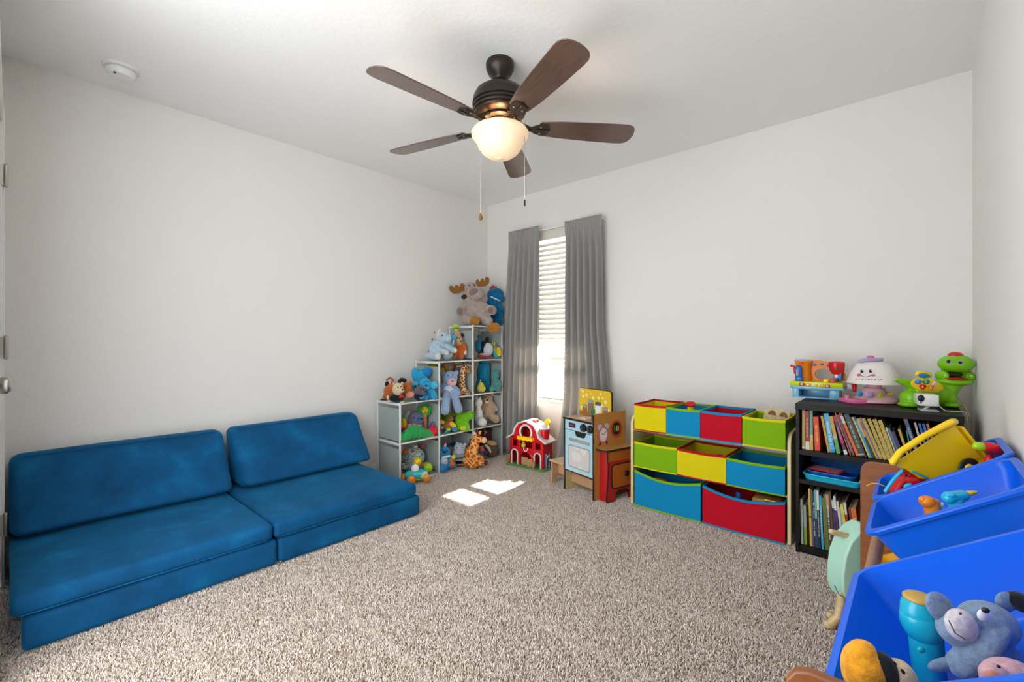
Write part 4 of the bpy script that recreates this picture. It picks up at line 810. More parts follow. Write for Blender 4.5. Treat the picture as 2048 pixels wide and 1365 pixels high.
('plush_pear', 'yellow plush pear with tiny face in front of the teal monster', 'plush toy', 'soft toys on the cube shelf', (0.31, 2.841, 0.6), 42, 0.0059, [('body', 'pear', [('e', 0.002, 0.0, 0.0385, 0.043, 0.0362, 0.0345, 0), ('e', -0.0, 0.0, 0.066, 0.0294, 0.0272, 0.034, 0)]), ('stem', 'cream', [('c', [(-0.005, 0.0, 0.102, 0.0045), (-0.005, 0.0, 0.116, 0.0045)])]), ('eye', 'black', [('e', 0.002, -0.027, 0.064, 0.0032, 0.0032, 0.0032, 0)]), ('eye', 'black', [('e', 0.02, -0.027, 0.069, 0.0032, 0.0032, 0.0032, 0)])]),
('plush_frog', 'sea green plush frog sitting beside the teal monster', 'plush toy', 'soft toys on the cube shelf', (0.335, 2.997, 0.6), 42, 0.006, [('body', 'seagreen', [('e', 0.005, -0.0, 0.158, 0.0418, 0.0371, 0.051, 0), ('e', 0.005, -0.0, 0.0621, 0.0418, 0.0371, 0.0581, 0), ('c', [(-0.017, -0.028, 0.045, 0.0232), (-0.025, -0.056, 0.0318, 0.0278)]), ('c', [(0.029, -0.028, 0.045, 0.0232), (0.03, -0.056, 0.0318, 0.0278)]), ('c', [(0.033, -0.014, 0.094, 0.0186), (0.052, -0.028, 0.059, 0.0186)])]), ('ear', 'seagreen', [('e', -0.009, 0.0, 0.204, 0.0093, 0.0093, 0.0186, 15)]), ('ear', 'seagreen', [('e', 0.032, -0.0, 0.19, 0.0116, 0.0093, 0.0186, -30)])]),
('plush_duck', 'yellow plush duckling at the back of the middle column', 'plush toy', 'soft toys on the cube shelf', (0.13, 2.46, 0.6), 42, 0.0057, [('body', 'yellow_dk', [('e', -0.009, 0.0, 0.067, 0.0565, 0.0435, 0.063, 0), ('e', -0.009, 0.0, 0.169, 0.0435, 0.0391, 0.0609, 0), ('e', -0.015, -0.013, 0.253, 0.0565, 0.0304, 0.0261, -8)]), ('wing', 'yellow_dk', [('e', 0.073, -0.053, 0.203, 0.0217, 0.0174, 0.0391, 0)]), ('beak', 'orange_pl', [('e', 0.036, -0.035, 0.245, 0.0174, 0.013, 0.0109, 0)]), ('eye', 'black', [('e', 0.024, -0.039, 0.258, 0.0039, 0.0039, 0.0039, 0)]), ('eye', 'black', [('e', 0.076, -0.039, 0.215, 0.0039, 0.0039, 0.0039, 0)])]),
('plush_puppy', 'tan plush puppy with pink nose standing behind the grey bear', 'plush toy', 'soft toys on the cube shelf', (0.14, 2.603, 0.6), 42, 0.0058, [('body', 'tan_pl', [('e', 0.0, 0.0, 0.0871, 0.049, 0.0401, 0.0831, 0), ('e', 0.0, 0.0, 0.237, 0.049, 0.0446, 0.0535, 0)]), ('ear', 'orange_pl', [('e', -0.041, 0.009, 0.25, 0.0178, 0.0223, 0.0446, 10)]), ('ear', 'orange_pl', [('e', 0.039, 0.009, 0.246, 0.0134, 0.0223, 0.0401, -10)]), ('nose', 'pinkpl', [('e', 0.024, -0.045, 0.24, 0.0143, 0.0134, 0.0134, 0)])]),
('plush_bear', 'grey blue plush bear with pink muzzle and dangling legs', 'plush toy', 'soft toys on the cube shelf', (0.29, 2.478, 0.6), 42, 0.0055, [('body', 'greyblue', [('e', 0.013, 0.0, 0.155, 0.0637, 0.0509, 0.0637, 0), ('e', 0.0, 0.0, 0.0566, 0.0594, 0.0467, 0.0525, 0), ('c', [(-0.04, -0.013, 0.093, 0.0255), (-0.056, -0.021, 0.06, 0.0297), (-0.051, -0.025, 0.0295, 0.0255)]), ('c', [(0.04, -0.013, 0.085, 0.0255), (0.071, -0.025, 0.052, 0.0297), (0.085, -0.038, 0.033, 0.0255)]), ('c', [(-0.013, -0.025, 0.0379, 0.0339), (0.001, -0.149, -0.02, 0.0339), (-0.004, -0.169, -0.094, 0.0361)]), ('c', [(0.033, -0.025, 0.0379, 0.0339), (0.069, -0.073, -0.026, 0.0339), (0.092, -0.062, -0.098, 0.0361)])]), ('belly', 'paleblue2', [('e', 0.005, -0.038, 0.052, 0.0424, 0.017, 0.0479, 0)]), ('muzzle', 'pinkpl', [('e', 0.036, -0.047, 0.126, 0.0403, 0.0255, 0.0339, 0)]), ('nose', 'greydk', [('e', 0.043, -0.072, 0.137, 0.0085, 0.0064, 0.0059, 0)]), ('ear', 'greyblue', [('e', -0.043, 0.004, 0.189, 0.0212, 0.017, 0.0297, 20)]), ('ear', 'greyblue', [('e', 0.063, 0.008, 0.197, 0.0212, 0.017, 0.0255, -20)]), ('eye', 'black', [('e', 0.003, -0.051, 0.181, 0.0055, 0.0055, 0.0055, 0)]), ('eye', 'black', [('e', 0.041, -0.051, 0.189, 0.0055, 0.0055, 0.0055, 0)])]),
('plush_giraffe', 'tall slender plush giraffe standing beside the grey bear', 'plush toy', 'soft toys on the cube shelf', (0.305, 2.628, 0.6), 42, 0.0057, [('body', 'giraffe', [('c', [(-0.0, 0.0, 0.212, 0.0261), (-0.009, 0.0, 0.134, 0.0283), (-0.009, 0.0, 0.047, 0.0349)]), ('e', 0.004, 0.0, 0.0278, 0.0523, 0.0392, 0.0238, 0), ('e', 0.013, 0.0, 0.243, 0.0305, 0.0261, 0.0261, 0), ('c', [(-0.033, -0.017, 0.0214, 0.0174), (-0.043, -0.044, 0.0214, 0.0174)]), ('c', [(0.028, -0.017, 0.0214, 0.0174), (0.047, -0.035, 0.0214, 0.0174)])]), ('snout', 'hoof', [('e', 0.046, -0.022, 0.214, 0.0218, 0.0218, 0.0218, 0)]), ('ear', 'giraffe', [('e', -0.035, 0.0, 0.251, 0.0261, 0.0087, 0.0087, 12)]), ('ear', 'giraffe', [('e', 0.048, 0.0, 0.26, 0.0218, 0.0087, 0.0087, -20)]), ('ossicone', 'dkbrown', [('c', [(0.004, 0.0, 0.265, 0.0052), (-0.0, 0.0, 0.291, 0.0065)])]), ('ossicone', 'dkbrown', [('c', [(0.026, 0.0, 0.265, 0.0052), (0.039, 0.0, 0.291, 0.0065)])]), ('eye', 'black', [('e', 0.016, -0.026, 0.249, 0.0048, 0.0048, 0.0048, 0)])]),
('toy_ball', 'small orange fabric ball by the giraffe feet', 'ball', 'soft toys on the cube shelf', (0.348, 2.556, 0.6), 42, 0.0055, [('body', 'orange_br', [('e', 0.002, 0.0, 0.0212, 0.0192, 0.0171, 0.0171, 0)]), ('seam', 'orange_pl', [('e', 0.002, 0.0, 0.017, 0.02, 0.0179, 0.003, 0)])]),
('plush_teddy', 'beige plush teddy bear with folded arms in the tall column', 'plush toy', 'soft toys on the cube shelf', (0.24, 2.994, 0.3), 42, 0.0061, [('body', 'beige_pl', [('e', -0.009, 0.0, 0.223, 0.0612, 0.0518, 0.0518, 0), ('e', 0.005, 0.0, 0.11, 0.0612, 0.0518, 0.0753, 0), ('c', [(-0.041, -0.014, 0.163, 0.0282), (-0.068, -0.038, 0.111, 0.0282)]), ('c', [(0.043, -0.014, 0.173, 0.0282), (0.072, -0.028, 0.137, 0.0306)]), ('c', [(0.043, -0.024, 0.067, 0.0377), (0.082, -0.056, 0.044, 0.0377)]), ('c', [(-0.036, -0.024, 0.052, 0.0377), (-0.053, -0.047, 0.0349, 0.0329)])]), ('ear', 'beige_pl', [('e', -0.062, 0.005, 0.255, 0.0188, 0.0118, 0.0188, 0)]), ('ear', 'beige_pl', [('e', 0.042, 0.005, 0.264, 0.0188, 0.0118, 0.0188, 0)]), ('muzzle', 'cream', [('e', -0.002, -0.042, 0.205, 0.0235, 0.0188, 0.0212, 0)]), ('nose', 'black', [('e', 0.001, -0.061, 0.221, 0.0094, 0.0071, 0.0071, 0)]), ('eye', 'black', [('e', -0.021, -0.047, 0.238, 0.0052, 0.0052, 0.0052, 0)]), ('eye', 'black', [('e', 0.012, -0.047, 0.243, 0.0052, 0.0052, 0.0052, 0)])]),
('plush_rabbit', 'white plush rabbit squeezed in left of the beige teddy', 'plush toy', 'soft toys on the cube shelf', (0.29, 2.842, 0.3), 42, 0.0059, [('body', 'white_pl', [('e', -0.009, 0.0, 0.0929, 0.0409, 0.0409, 0.0909, 0), ('e', -0.009, 0.0, 0.2069, 0.0364, 0.0364, 0.0454, 0), ('c', [(0.016, -0.036, 0.0539, 0.0364), (0.033, -0.091, 0.0459, 0.0409)])]), ('ear', 'white_pl', [('e', -0.027, 0.0, 0.2339, 0.0114, 0.0091, 0.0273, 0)]), ('ear', 'white_pl', [('e', 0.005, -0.0, 0.2379, 0.0114, 0.0091, 0.0273, 0)])]),
('plush_dinosaur', 'bright green plush dinosaur lying on the middle column shelf', 'plush toy', 'soft toys on the cube shelf', (0.34, 2.608, 0.3), 42, 0.0056, [('body', 'brightgreen', [('e', -0.013, -0.0, 0.101, 0.0647, 0.0518, 0.0604, 0), ('e', 0.053, -0.009, 0.132, 0.0388, 0.0388, 0.0388, 0), ('e', 0.022, -0.0, 0.118, 0.0388, 0.0345, 0.0388, 0), ('c', [(-0.041, -0.022, 0.061, 0.0345), (-0.047, -0.039, 0.031, 0.0259)]), ('c', [(0.019, -0.017, 0.052, 0.0302), (0.038, -0.035, 0.0236, 0.0216)]), ('c', [(-0.071, 0.017, 0.063, 0.0302), (-0.108, 0.035, 0.034, 0.0173)])]), ('belly', 'limeyel', [('e', -0.002, -0.026, 0.028, 0.0475, 0.0302, 0.0259, 0)]), ('eye', 'black', [('e', 0.069, -0.043, 0.155, 0.0039, 0.0039, 0.0039, 0)])]),
('plush_frog', 'lime green plush frog behind the brown monkey', 'plush toy', 'soft toys on the cube shelf', (0.14, 2.586, 0.3), 42, 0.0058, [('body', 'limegreen', [('e', 0.0, 0.0, 0.059, 0.0533, 0.0444, 0.057, 0), ('e', -0.004, 0.0, 0.107, 0.0533, 0.04, 0.04, 0), ('c', [(0.036, -0.0, 0.107, 0.0222), (0.079, 0.009, 0.132, 0.0178)])]), ('eye', 'black', [('e', -0.016, -0.04, 0.127, 0.0044, 0.0044, 0.0044, 0)]), ('eye', 'black', [('e', 0.019, -0.04, 0.131, 0.0044, 0.0044, 0.0044, 0)])]),
('plush_monkey', 'brown plush monkey with yellow sleeves and blue shoe', 'plush toy', 'soft toys on the cube shelf', (0.3, 2.464, 0.3), 42, 0.0055, [('body', 'monkey', [('e', -0.008, 0.0, 0.056, 0.0507, 0.0338, 0.038, 0), ('e', 0.02, 0.008, 0.113, 0.0275, 0.0253, 0.0253, 0), ('e', -0.042, 0.0, 0.039, 0.0253, 0.0211, 0.0253, 0)]), ('sleeve', 'yellow_pl', [('c', [(-0.037, -0.008, 0.082, 0.0169), (-0.056, -0.017, 0.092, 0.019)])]), ('trouser_leg', 'yellow_pl', [('c', [(0.032, -0.017, 0.076, 0.019), (0.054, -0.025, 0.056, 0.0211)])]), ('shoe', 'blue_pl', [('e', 0.059, -0.034, 0.033, 0.0253, 0.0211, 0.0211, -15)]), ('shoe', 'teal_pl', [('e', -0.004, -0.034, 0.0149, 0.0253, 0.0211, 0.0124, 20)]), ('shoe_trim', 'lime_pl', [('e', 0.008, -0.03, 0.028, 0.0211, 0.019, 0.0169, 30)]), ('hand', 'cream', [('e', -0.046, -0.03, 0.044, 0.0106, 0.0106, 0.0127, 0)])]),
('plush_boar', 'rust brown plush boar with dark mane and curled tail', 'plush toy', 'soft toys on the cube shelf', (0.2, 2.033, 0.6), 42, 0.0051, [('body', 'rust', [('e', -0.035, -0.0, 0.076, 0.0749, 0.0552, 0.0592, 0), ('e', 0.071, -0.016, 0.089, 0.0513, 0.0473, 0.0592, 0), ('c', [(-0.085, 0.008, 0.047, 0.0237), (-0.105, 0.008, 0.0237, 0.0197)]), ('c', [(0.026, -0.024, 0.043, 0.0237), (0.041, -0.039, 0.0237, 0.0197)])]), ('tail', 'rust', [('c', [(-0.05, 0.024, 0.133, 0.0118), (-0.042, 0.024, 0.168, 0.0099), (-0.066, 0.024, 0.18, 0.0099), (-0.089, 0.024, 0.164, 0.0099)])]), ('tail_tuft', 'black_pl', [('e', -0.089, 0.024, 0.129, 0.0177, 0.0158, 0.0237, 0)]), ('mane', 'black_pl', [('e', 0.045, -0.008, 0.163, 0.0315, 0.0197, 0.0197, -12), ('e', 0.02, 0.0, 0.151, 0.0197, 0.0197, 0.0158, 0)]), ('snout', 'pinkbr', [('e', 0.109, -0.047, 0.054, 0.0355, 0.0237, 0.0256, 15)]), ('ear', 'rust', [('e', 0.106, -0.016, 0.136, 0.0118, 0.0099, 0.0197, -30)]), ('hoof', 'black_pl', [('e', -0.113, 0.008, 0.0099, 0.0237, 0.0158, 0.0059, 0)]), ('eye', 'black', [('e', 0.081, -0.059, 0.121, 0.0043, 0.0043, 0.0043, 0)])]),
('plush_puppy', 'cream plush puppy in black jacket with red bow tie', 'plush toy', 'soft toys on the cube shelf', (0.3, 1.962, 0.6), 42, 0.005, [('head', 'cream_pl', [('e', 0.008, 0.0, 0.105, 0.0419, 0.0381, 0.0495, 0), ('e', 0.04, -0.023, 0.096, 0.0229, 0.0191, 0.0191, 0)]), ('jacket', 'black_pl', [('e', -0.01, 0.008, 0.0365, 0.0533, 0.0343, 0.0325, 0)]), ('ear', 'tan_pl', [('e', -0.023, 0.0, 0.146, 0.0114, 0.0095, 0.0152, 20)]), ('ear', 'tan_pl', [('e', 0.038, 0.0, 0.146, 0.0114, 0.0095, 0.0152, -20)]), ('paw', 'cream_pl', [('e', 0.047, -0.023, 0.0101, 0.0191, 0.0191, 0.0061, 0)]), ('paw', 'cream_pl', [('e', -0.055, 0.008, 0.012, 0.0191, 0.0191, 0.008, 0)]), ('tail', 'cream_pl', [('e', -0.075, 0.023, 0.037, 0.0114, 0.0114, 0.0191, 0)]), ('nose', 'dkbrown', [('e', 0.052, -0.042, 0.105, 0.0076, 0.0057, 0.0061, 0)]), ('bow_tie', 'red_pl', [('e', 0.034, -0.03, 0.051, 0.0133, 0.0076, 0.0095, 30), ('e', 0.046, -0.03, 0.055, 0.0133, 0.0076, 0.0095, -30)]), ('eye', 'black', [('e', 0.016, -0.034, 0.123, 0.0046, 0.0046, 0.0046, 0)]), ('eye', 'black', [('e', 0.039, -0.034, 0.127, 0.0046, 0.0046, 0.0046, 0)])]),
('plush_puppy', 'charcoal grey plush puppy with blue bow tie', 'plush toy', 'soft toys on the cube shelf', (0.35, 2.129, 0.6), 42, 0.0051, [('head', 'char_pl', [('e', 0.008, 0.0, 0.083, 0.0469, 0.0352, 0.0391, 0), ('e', 0.044, -0.023, 0.07, 0.0196, 0.0196, 0.0196, 0)]), ('jacket', 'black_pl', [('e', -0.005, 0.004, 0.0376, 0.0352, 0.0313, 0.0335, 0)]), ('ear', 'black_pl', [('e', -0.023, 0.0, 0.11, 0.0117, 0.0098, 0.0196, 30)]), ('nose', 'black', [('e', 0.058, -0.039, 0.08, 0.0078, 0.0059, 0.007, 0)]), ('bow_tie', 'blue_pl', [('e', 0.021, -0.027, 0.028, 0.0137, 0.0078, 0.0098, -30), ('e', 0.037, -0.027, 0.032, 0.0137, 0.0078, 0.0098, 30)]), ('eye', 'black', [('e', 0.019, -0.035, 0.095, 0.0051, 0.0051, 0.0051, 0)]), ('eye', 'black', [('e', 0.042, -0.035, 0.099, 0.0051, 0.0051, 0.0051, 0)])]),
('plush_dog', 'large sky blue plush dog with its back turned', 'plush toy', 'soft toys on the cube shelf', (0.215, 2.253, 0.6), 42, 0.0053, [('body', 'skyblue', [('e', -0.004, 0.0, 0.101, 0.0699, 0.0535, 0.097, 0), ('e', -0.0, 0.0, 0.186, 0.0576, 0.0494, 0.0535, 0)]), ('ear', 'skyblue', [('e', -0.04, -0.025, 0.196, 0.037, 0.0247, 0.0617, 8)]), ('ear', 'blue2', [('e', 0.05, -0.025, 0.221, 0.0411, 0.0247, 0.0411, -20)])]),
('plush_dog', 'smaller sky blue plush dog seated in front of the larger one', 'plush toy', 'soft toys on the cube shelf', (0.335, 2.223, 0.6), 42, 0.0052, [('body', 'skyblue', [('e', -0.016, 0.0, 0.126, 0.048, 0.044, 0.052, 0), ('e', 0.011, 0.008, 0.0505, 0.052, 0.044, 0.0465, 0), ('c', [(0.047, -0.016, 0.06, 0.024), (0.063, -0.04, 0.028, 0.024)]), ('c', [(-0.014, -0.032, 0.024, 0.02), (-0.001, -0.056, 0.024, 0.02)])]), ('ear', 'cyan_pl', [('e', 0.053, -0.004, 0.118, 0.032, 0.016, 0.032, 15)]), ('ear', 'cyan_pl', [('e', -0.109, 0.004, 0.122, 0.036, 0.016, 0.024, 20)]), ('nose', 'blue_dk', [('e', 0.0, -0.044, 0.118, 0.016, 0.01, 0.0088, 0)]), ('muzzle', 'cyan_pl', [('e', -0.002, -0.032, 0.101, 0.024, 0.02, 0.02, 0)]), ('spot', 'blue2', [('e', 0.018, -0.032, 0.046, 0.02, 0.012, 0.024, 0)]), ('eye', 'black', [('e', -0.016, -0.04, 0.15, 0.0036, 0.0036, 0.0036, 0)]), ('eye', 'black', [('e', 0.004, -0.04, 0.154, 0.0036, 0.0036, 0.0036, 0)])]),
('plush_koala', 'lavender plush koala with white patterned ears', 'plush toy', 'soft toys on the cube shelf', (0.16, 2.239, 0.3), 42, 0.0054, [('body', 'lavender', [('e', -0.0, 0.0, 0.128, 0.0704, 0.0539, 0.0663, 0), ('e', 0.008, 0.0, 0.0523, 0.0621, 0.0497, 0.0503, 0)]), ('ear', 'white_pl', [('e', -0.066, -0.0, 0.152, 0.0249, 0.0166, 0.0456, -15)]), ('nose', 'blue_pl', [('e', 0.028, -0.054, 0.137, 0.0124, 0.0124, 0.0186, 0)]), ('scarf', 'white_pl', [('e', -0.013, -0.017, 0.073, 0.0663, 0.0456, 0.0207, 0)]), ('eye', 'black', [('e', -0.003, -0.046, 0.144, 0.0083, 0.0083, 0.0083, 0)]), ('eye', 'black', [('e', 0.055, -0.046, 0.136, 0.0083, 0.0083, 0.0083, 0)])]),
('plush_flower', 'green plush flower with round yellow centre above a striped strap', 'plush toy', 'soft toys on the cube shelf', (0.24, 2.27, 0.3), 42, 0.0053, [('petals', 'green_pl', [('e', -0.042, 0.004, 0.21, 0.0288, 0.0123, 0.0205, 15), ('e', -0.001, 0.004, 0.227, 0.0247, 0.0123, 0.0247, 0), ('e', 0.032, 0.004, 0.206, 0.0247, 0.0123, 0.0288, -30), ('e', -0.017, 0.004, 0.182, 0.0247, 0.0123, 0.0205, 0), ('e', 0.024, 0.004, 0.177, 0.0205, 0.0123, 0.0205, 0)]), ('centre', 'yellow_pl', [('e', 0.002, -0.012, 0.205, 0.0267, 0.0123, 0.0288, 0)]), ('strap', 'strapmat', [('p', [(-0.012, 0.174), (0.016, 0.174), (0.021, 0.002), (-0.008, 0.002)], 0.0, 0.0123)]), ('eye', 'black', [('e', -0.005, -0.025, 0.215, 0.0041, 0.0041, 0.0041, 0)]), ('eye', 'black', [('e', 0.013, -0.025, 0.215, 0.0041, 0.0041, 0.0041, 0)]), ('mouth', 'black', [('e', 0.005, -0.025, 0.19, 0.0049, 0.0041, 0.0049, 0)])]),
('plush_octopus', 'teal plush baby toy with purple feet at the panel edge', 'plush toy', 'soft toys on the cube shelf', (0.23, 2.05, 0.3), 42, 0.0051, [('head', 'teal_br', [('e', -0.0, 0.0, 0.133, 0.0354, 0.0315, 0.0472, 0)]), ('face', 'yellow_pl', [('e', 0.02, -0.02, 0.128, 0.0236, 0.0157, 0.0394, 0)]), ('topknot', 'orange_pl', [('e', -0.012, 0.0, 0.196, 0.0157, 0.0118, 0.0157, 0)]), ('foot', 'purple_pl', [('e', -0.006, -0.008, 0.067, 0.0275, 0.0236, 0.0354, 0)]), ('foot', 'purple_pl', [('e', 0.003, -0.012, 0.0293, 0.0236, 0.0236, 0.0272, 0)]), ('bow', 'redpink', [('e', 0.029, -0.024, 0.09, 0.0236, 0.0157, 0.0157, 10)])]),
('plush_caterpillar', 'green ringed plush caterpillar with plain red head', 'plush toy', 'soft toys on the cube shelf', (0.325, 2.133, 0.3), 90, 0.0051, [('segment', 'green_cat', [('e', -0.148, -0.0, 0.0358, 0.0335, 0.0354, 0.0346, -40)]), ('segment', 'green_cat', [('e', -0.112, -0.0, 0.0456, 0.0345, 0.0354, 0.0455, -25)]), ('segment', 'green_cat', [('e', -0.075, -0.0, 0.058, 0.0345, 0.0354, 0.0551, -15)]), ('segment', 'green_cat', [('e', -0.033, -0.0, 0.063, 0.035, 0.0354, 0.059, -5)]), ('segment', 'green_cat', [('e', 0.01, 0.0, 0.051, 0.036, 0.0354, 0.0491, 3)]), ('segment', 'green_cat', [('e', 0.048, 0.0, 0.0441, 0.0365, 0.0354, 0.0421, 5)]), ('segment', 'green_cat', [('e', 0.087, 0.0, 0.0351, 0.037, 0.0354, 0.0332, 5)]), ('segment', 'green_cat', [('e', 0.117, 0.0, 0.0286, 0.0375, 0.0354, 0.0267, 8)]), ('head', 'red_pl', [('e', 0.149, -0.008, 0.0451, 0.0405, 0.0315, 0.0431, 0)]), ('horn', 'purple_pl', [('c', [(0.124, -0.004, 0.088, 0.0098), (0.139, -0.004, 0.111, 0.0071), (0.16, -0.004, 0.116, 0.0039)])]), ('bristle', 'red_pl', [('c', [(-0.093, -0.0, 0.107, 0.0039), (-0.093, -0.0, 0.134, 0.0035)])]), ('bristle', 'yellow_pl', [('c', [(-0.07, -0.0, 0.101, 0.0039), (-0.07, -0.0, 0.128, 0.0035)])]), ('bristle', 'red_pl', [('c', [(-0.047, -0.0, 0.104, 0.0039), (-0.047, -0.0, 0.129, 0.0035)])]), ('bristle', 'yellow_pl', [('c', [(-0.024, -0.0, 0.098, 0.0039), (-0.024, -0.0, 0.123, 0.0035)])]), ('bristle', 'red_pl', [('c', [(0.0, 0.0, 0.084, 0.0039), (0.0, 0.0, 0.109, 0.0035)])]), ('bristle', 'yellow_pl', [('c', [(0.024, 0.0, 0.078, 0.0039), (0.024, 0.0, 0.102, 0.0035)])]), ('bristle', 'red_pl', [('c', [(0.048, 0.0, 0.072, 0.0039), (0.048, 0.0, 0.095, 0.0035)])]), ('foot', 'tan_pl', [('e', -0.142, -0.024, 0.0045, 0.0225, 0.0157, 0.0025, 0)]), ('foot', 'tan_pl', [('e', 0.069, -0.024, 0.0045, 0.0245, 0.0157, 0.0025, 0)]), ('foot', 'tan_pl', [('e', 0.129, -0.024, 0.0069, 0.025, 0.0157, 0.0049, 0)])]),
('toy_hedgehog', 'grey green textured hedgehog baby toy behind the teal car', 'toy', 'soft toys on the cube shelf', (0.17, 2.192, 0.0), 42, 0.0053, [('body', 'knit', [('e', 0.004, 0.0, 0.123, 0.1024, 0.0655, 0.086, 0), ('e', 0.004, 0.0, 0.0537, 0.0901, 0.0615, 0.0537, 0)]), ('snout', 'white_pl', [('e', -0.057, -0.037, 0.056, 0.0328, 0.0287, 0.0287, 20)]), ('ring', 'orange_br', [('e', -0.042, -0.049, 0.173, 0.0287, 0.0123, 0.0205, 30)]), ('ring_hole', 'yellow_pl', [('e', -0.041, -0.051, 0.173, 0.0143, 0.0131, 0.0082, 30)]), ('button', 'redpink', [('e', 0.017, -0.057, 0.179, 0.0102, 0.0061, 0.0102, 0)]), ('button', 'yellow_pl', [('e', 0.056, -0.053, 0.178, 0.0102, 0.0061, 0.0102, 0)]), ('button', 'blue_pl', [('e', 0.088, -0.049, 0.16, 0.0102, 0.0061, 0.0102, 0)]), ('tag', 'red_pl', [('e', 0.088, -0.008, 0.207, 0.0205, 0.0082, 0.0123, -30)]), ('tag', 'white_pl', [('e', 0.031, -0.012, 0.208, 0.0164, 0.0082, 0.0123, 20)]), ('nose', 'black', [('e', -0.071, -0.061, 0.059, 0.0082, 0.0082, 0.0082, 0)]), ('eye', 'black', [('e', -0.035, -0.061, 0.075, 0.0053, 0.0053, 0.0053, 0)])]),
('toy_ball', 'glossy yellow ball behind the white capped car', 'ball', 'soft toys on the cube shelf', (0.3, 2.151, 0.0), 42, 0.0052, [('body', 'gl_yellow', [('e', 0.0, 0.0, 0.114, 0.0317, 0.0317, 0.0317, 0)]), ('seam', 'yellow_pl', [('e', 0.0, 0.0, 0.114, 0.0321, 0.0321, 0.0024, 20)]), ('stand', 'yellow_dk', [('c', [(0.0, 0.0, 0.086, 0.0119), (0.0, 0.0, 0.0119, 0.0119)])])]),
('toy_ball', 'glossy lime ball at the shelf post foot', 'ball', 'soft toys on the cube shelf', (0.33, 2.232, 0.0), 42, 0.0052, [('body', 'gl_lime', [('e', 0.0, 0.0, 0.055, 0.0381, 0.0361, 0.0381, 0)]), ('seam', 'limegreen', [('e', 0.0, 0.0, 0.055, 0.0389, 0.0369, 0.0024, -30)]), ('wrap', 'ochre', [('e', -0.027, 0.016, 0.079, 0.0321, 0.0201, 0.016, 20)]), ('stand', 'ochre', [('c', [(0.0, 0.0, 0.023, 0.012), (0.0, 0.0, 0.012, 0.012)])])]),
('toy_car', 'teal roller car toy with orange wheels and white cap', 'toy car', 'soft toys on the cube shelf', (0.44, 2.063, 0.0), 42, 0.0049, [('body', 'gl_teal', [('e', -0.019, 0.0, 0.0622, 0.091, 0.0493, 0.0379, 0), ('e', -0.076, -0.0, 0.0582, 0.0341, 0.0417, 0.0303, 0), ('e', 0.027, -0.0, 0.0662, 0.0455, 0.0455, 0.0341, 0)]), ('cap', 'gl_white', [('c', [(-0.03, 0.0, 0.0962, 0.0303), (-0.03, 0.0, 0.1082, 0.0303)])]), ('bumper', 'knit2', [('e', 0.04, -0.011, 0.0582, 0.0341, 0.0455, 0.0341, 0)]), ('wheel', 'gl_orange', [('e', -0.046, -0.049, 0.0322, 0.0322, 0.0189, 0.0322, 0)]), ('wheel', 'gl_orange', [('e', 0.063, -0.034, 0.0382, 0.0303, 0.0189, 0.0303, 0)]), ('wheel', 'gl_orange', [('e', -0.119, 0.008, 0.0372, 0.0189, 0.0189, 0.0265, 0)]), ('underside', 'gl_lime', [('e', -0.004, 0.0, 0.0322, 0.0455, 0.0341, 0.0152, 0)])]),
('plush_bear', 'bright blue plush bear with pale belly on the carpet', 'plush toy', 'soft toys on the cube shelf', (0.34, 2.404, 0.0), 42, 0.0054, [('body', 'blue3', [('e', -0.012, 0.0, 0.149, 0.0539, 0.0456, 0.0497, 0), ('e', 0.008, 0.0, 0.0581, 0.0622, 0.0456, 0.0581, 0), ('c', [(0.048, -0.017, 0.1, 0.0249), (0.068, -0.041, 0.049, 0.029)]), ('c', [(0.001, -0.033, 0.0332, 0.0332), (-0.006, -0.066, 0.0332, 0.0332)]), ('c', [(-0.026, -0.017, 0.092, 0.0207), (-0.028, -0.033, 0.055, 0.0207)])]), ('belly', 'paleblue', [('e', -0.007, -0.037, 0.077, 0.0332, 0.0166, 0.0456, 0)]), ('collar', 'white_pl', [('e', 0.007, -0.021, 0.118, 0.0415, 0.0332, 0.0124, 8)]), ('ear', 'pinkpl', [('e', -0.005, 0.004, 0.198, 0.0104, 0.0083, 0.0249, -10)]), ('ear', 'blue3', [('e', -0.046, 0.004, 0.186, 0.0166, 0.0124, 0.0166, 0)]), ('nose', 'navy_pl', [('e', -0.001, -0.046, 0.161, 0.0145, 0.0104, 0.0124, 0)]), ('eye', 'black', [('e', -0.023, -0.037, 0.175, 0.0066, 0.0066, 0.0066, 0)]), ('eye', 'black', [('e', 0.018, -0.037, 0.171, 0.0066, 0.0066, 0.0066, 0)])]),
('plush_hippo', 'pale grey plush hippo in dark trousers on the carpet', 'plush toy', 'soft toys on the cube shelf', (0.3, 2.592, 0.0), 42, 0.0056, [('body', 'ltgrey_pl', [('e', 0.0, 0.0, 0.143, 0.052, 0.0433, 0.0476, 0), ('e', -0.003, -0.009, 0.097, 0.0606, 0.052, 0.0433, 0), ('e', 0.0, 0.0, 0.0387, 0.0476, 0.039, 0.0387, 0)]), ('trousers', 'black_pl', [('e', 0.0, 0.0, 0.026, 0.0563, 0.0476, 0.026, 0)]), ('ear', 'ltgrey_pl', [('e', -0.022, 0.004, 0.181, 0.013, 0.0087, 0.0152, 0)]), ('ear', 'ltgrey_pl', [('e', 0.047, 0.004, 0.172, 0.013, 0.0087, 0.0152, 0)]), ('eye', 'black', [('e', -0.017, -0.039, 0.156, 0.0043, 0.0043, 0.0043, 0)]), ('eye', 'black', [('e', 0.026, -0.039, 0.156, 0.0043, 0.0043, 0.0043, 0)]), ('mouth', 'greydk', [('c', [(-0.032, -0.056, 0.109, 0.0022), (-0.001, -0.063, 0.098, 0.0022), (0.036, -0.056, 0.109, 0.0022)])])]),
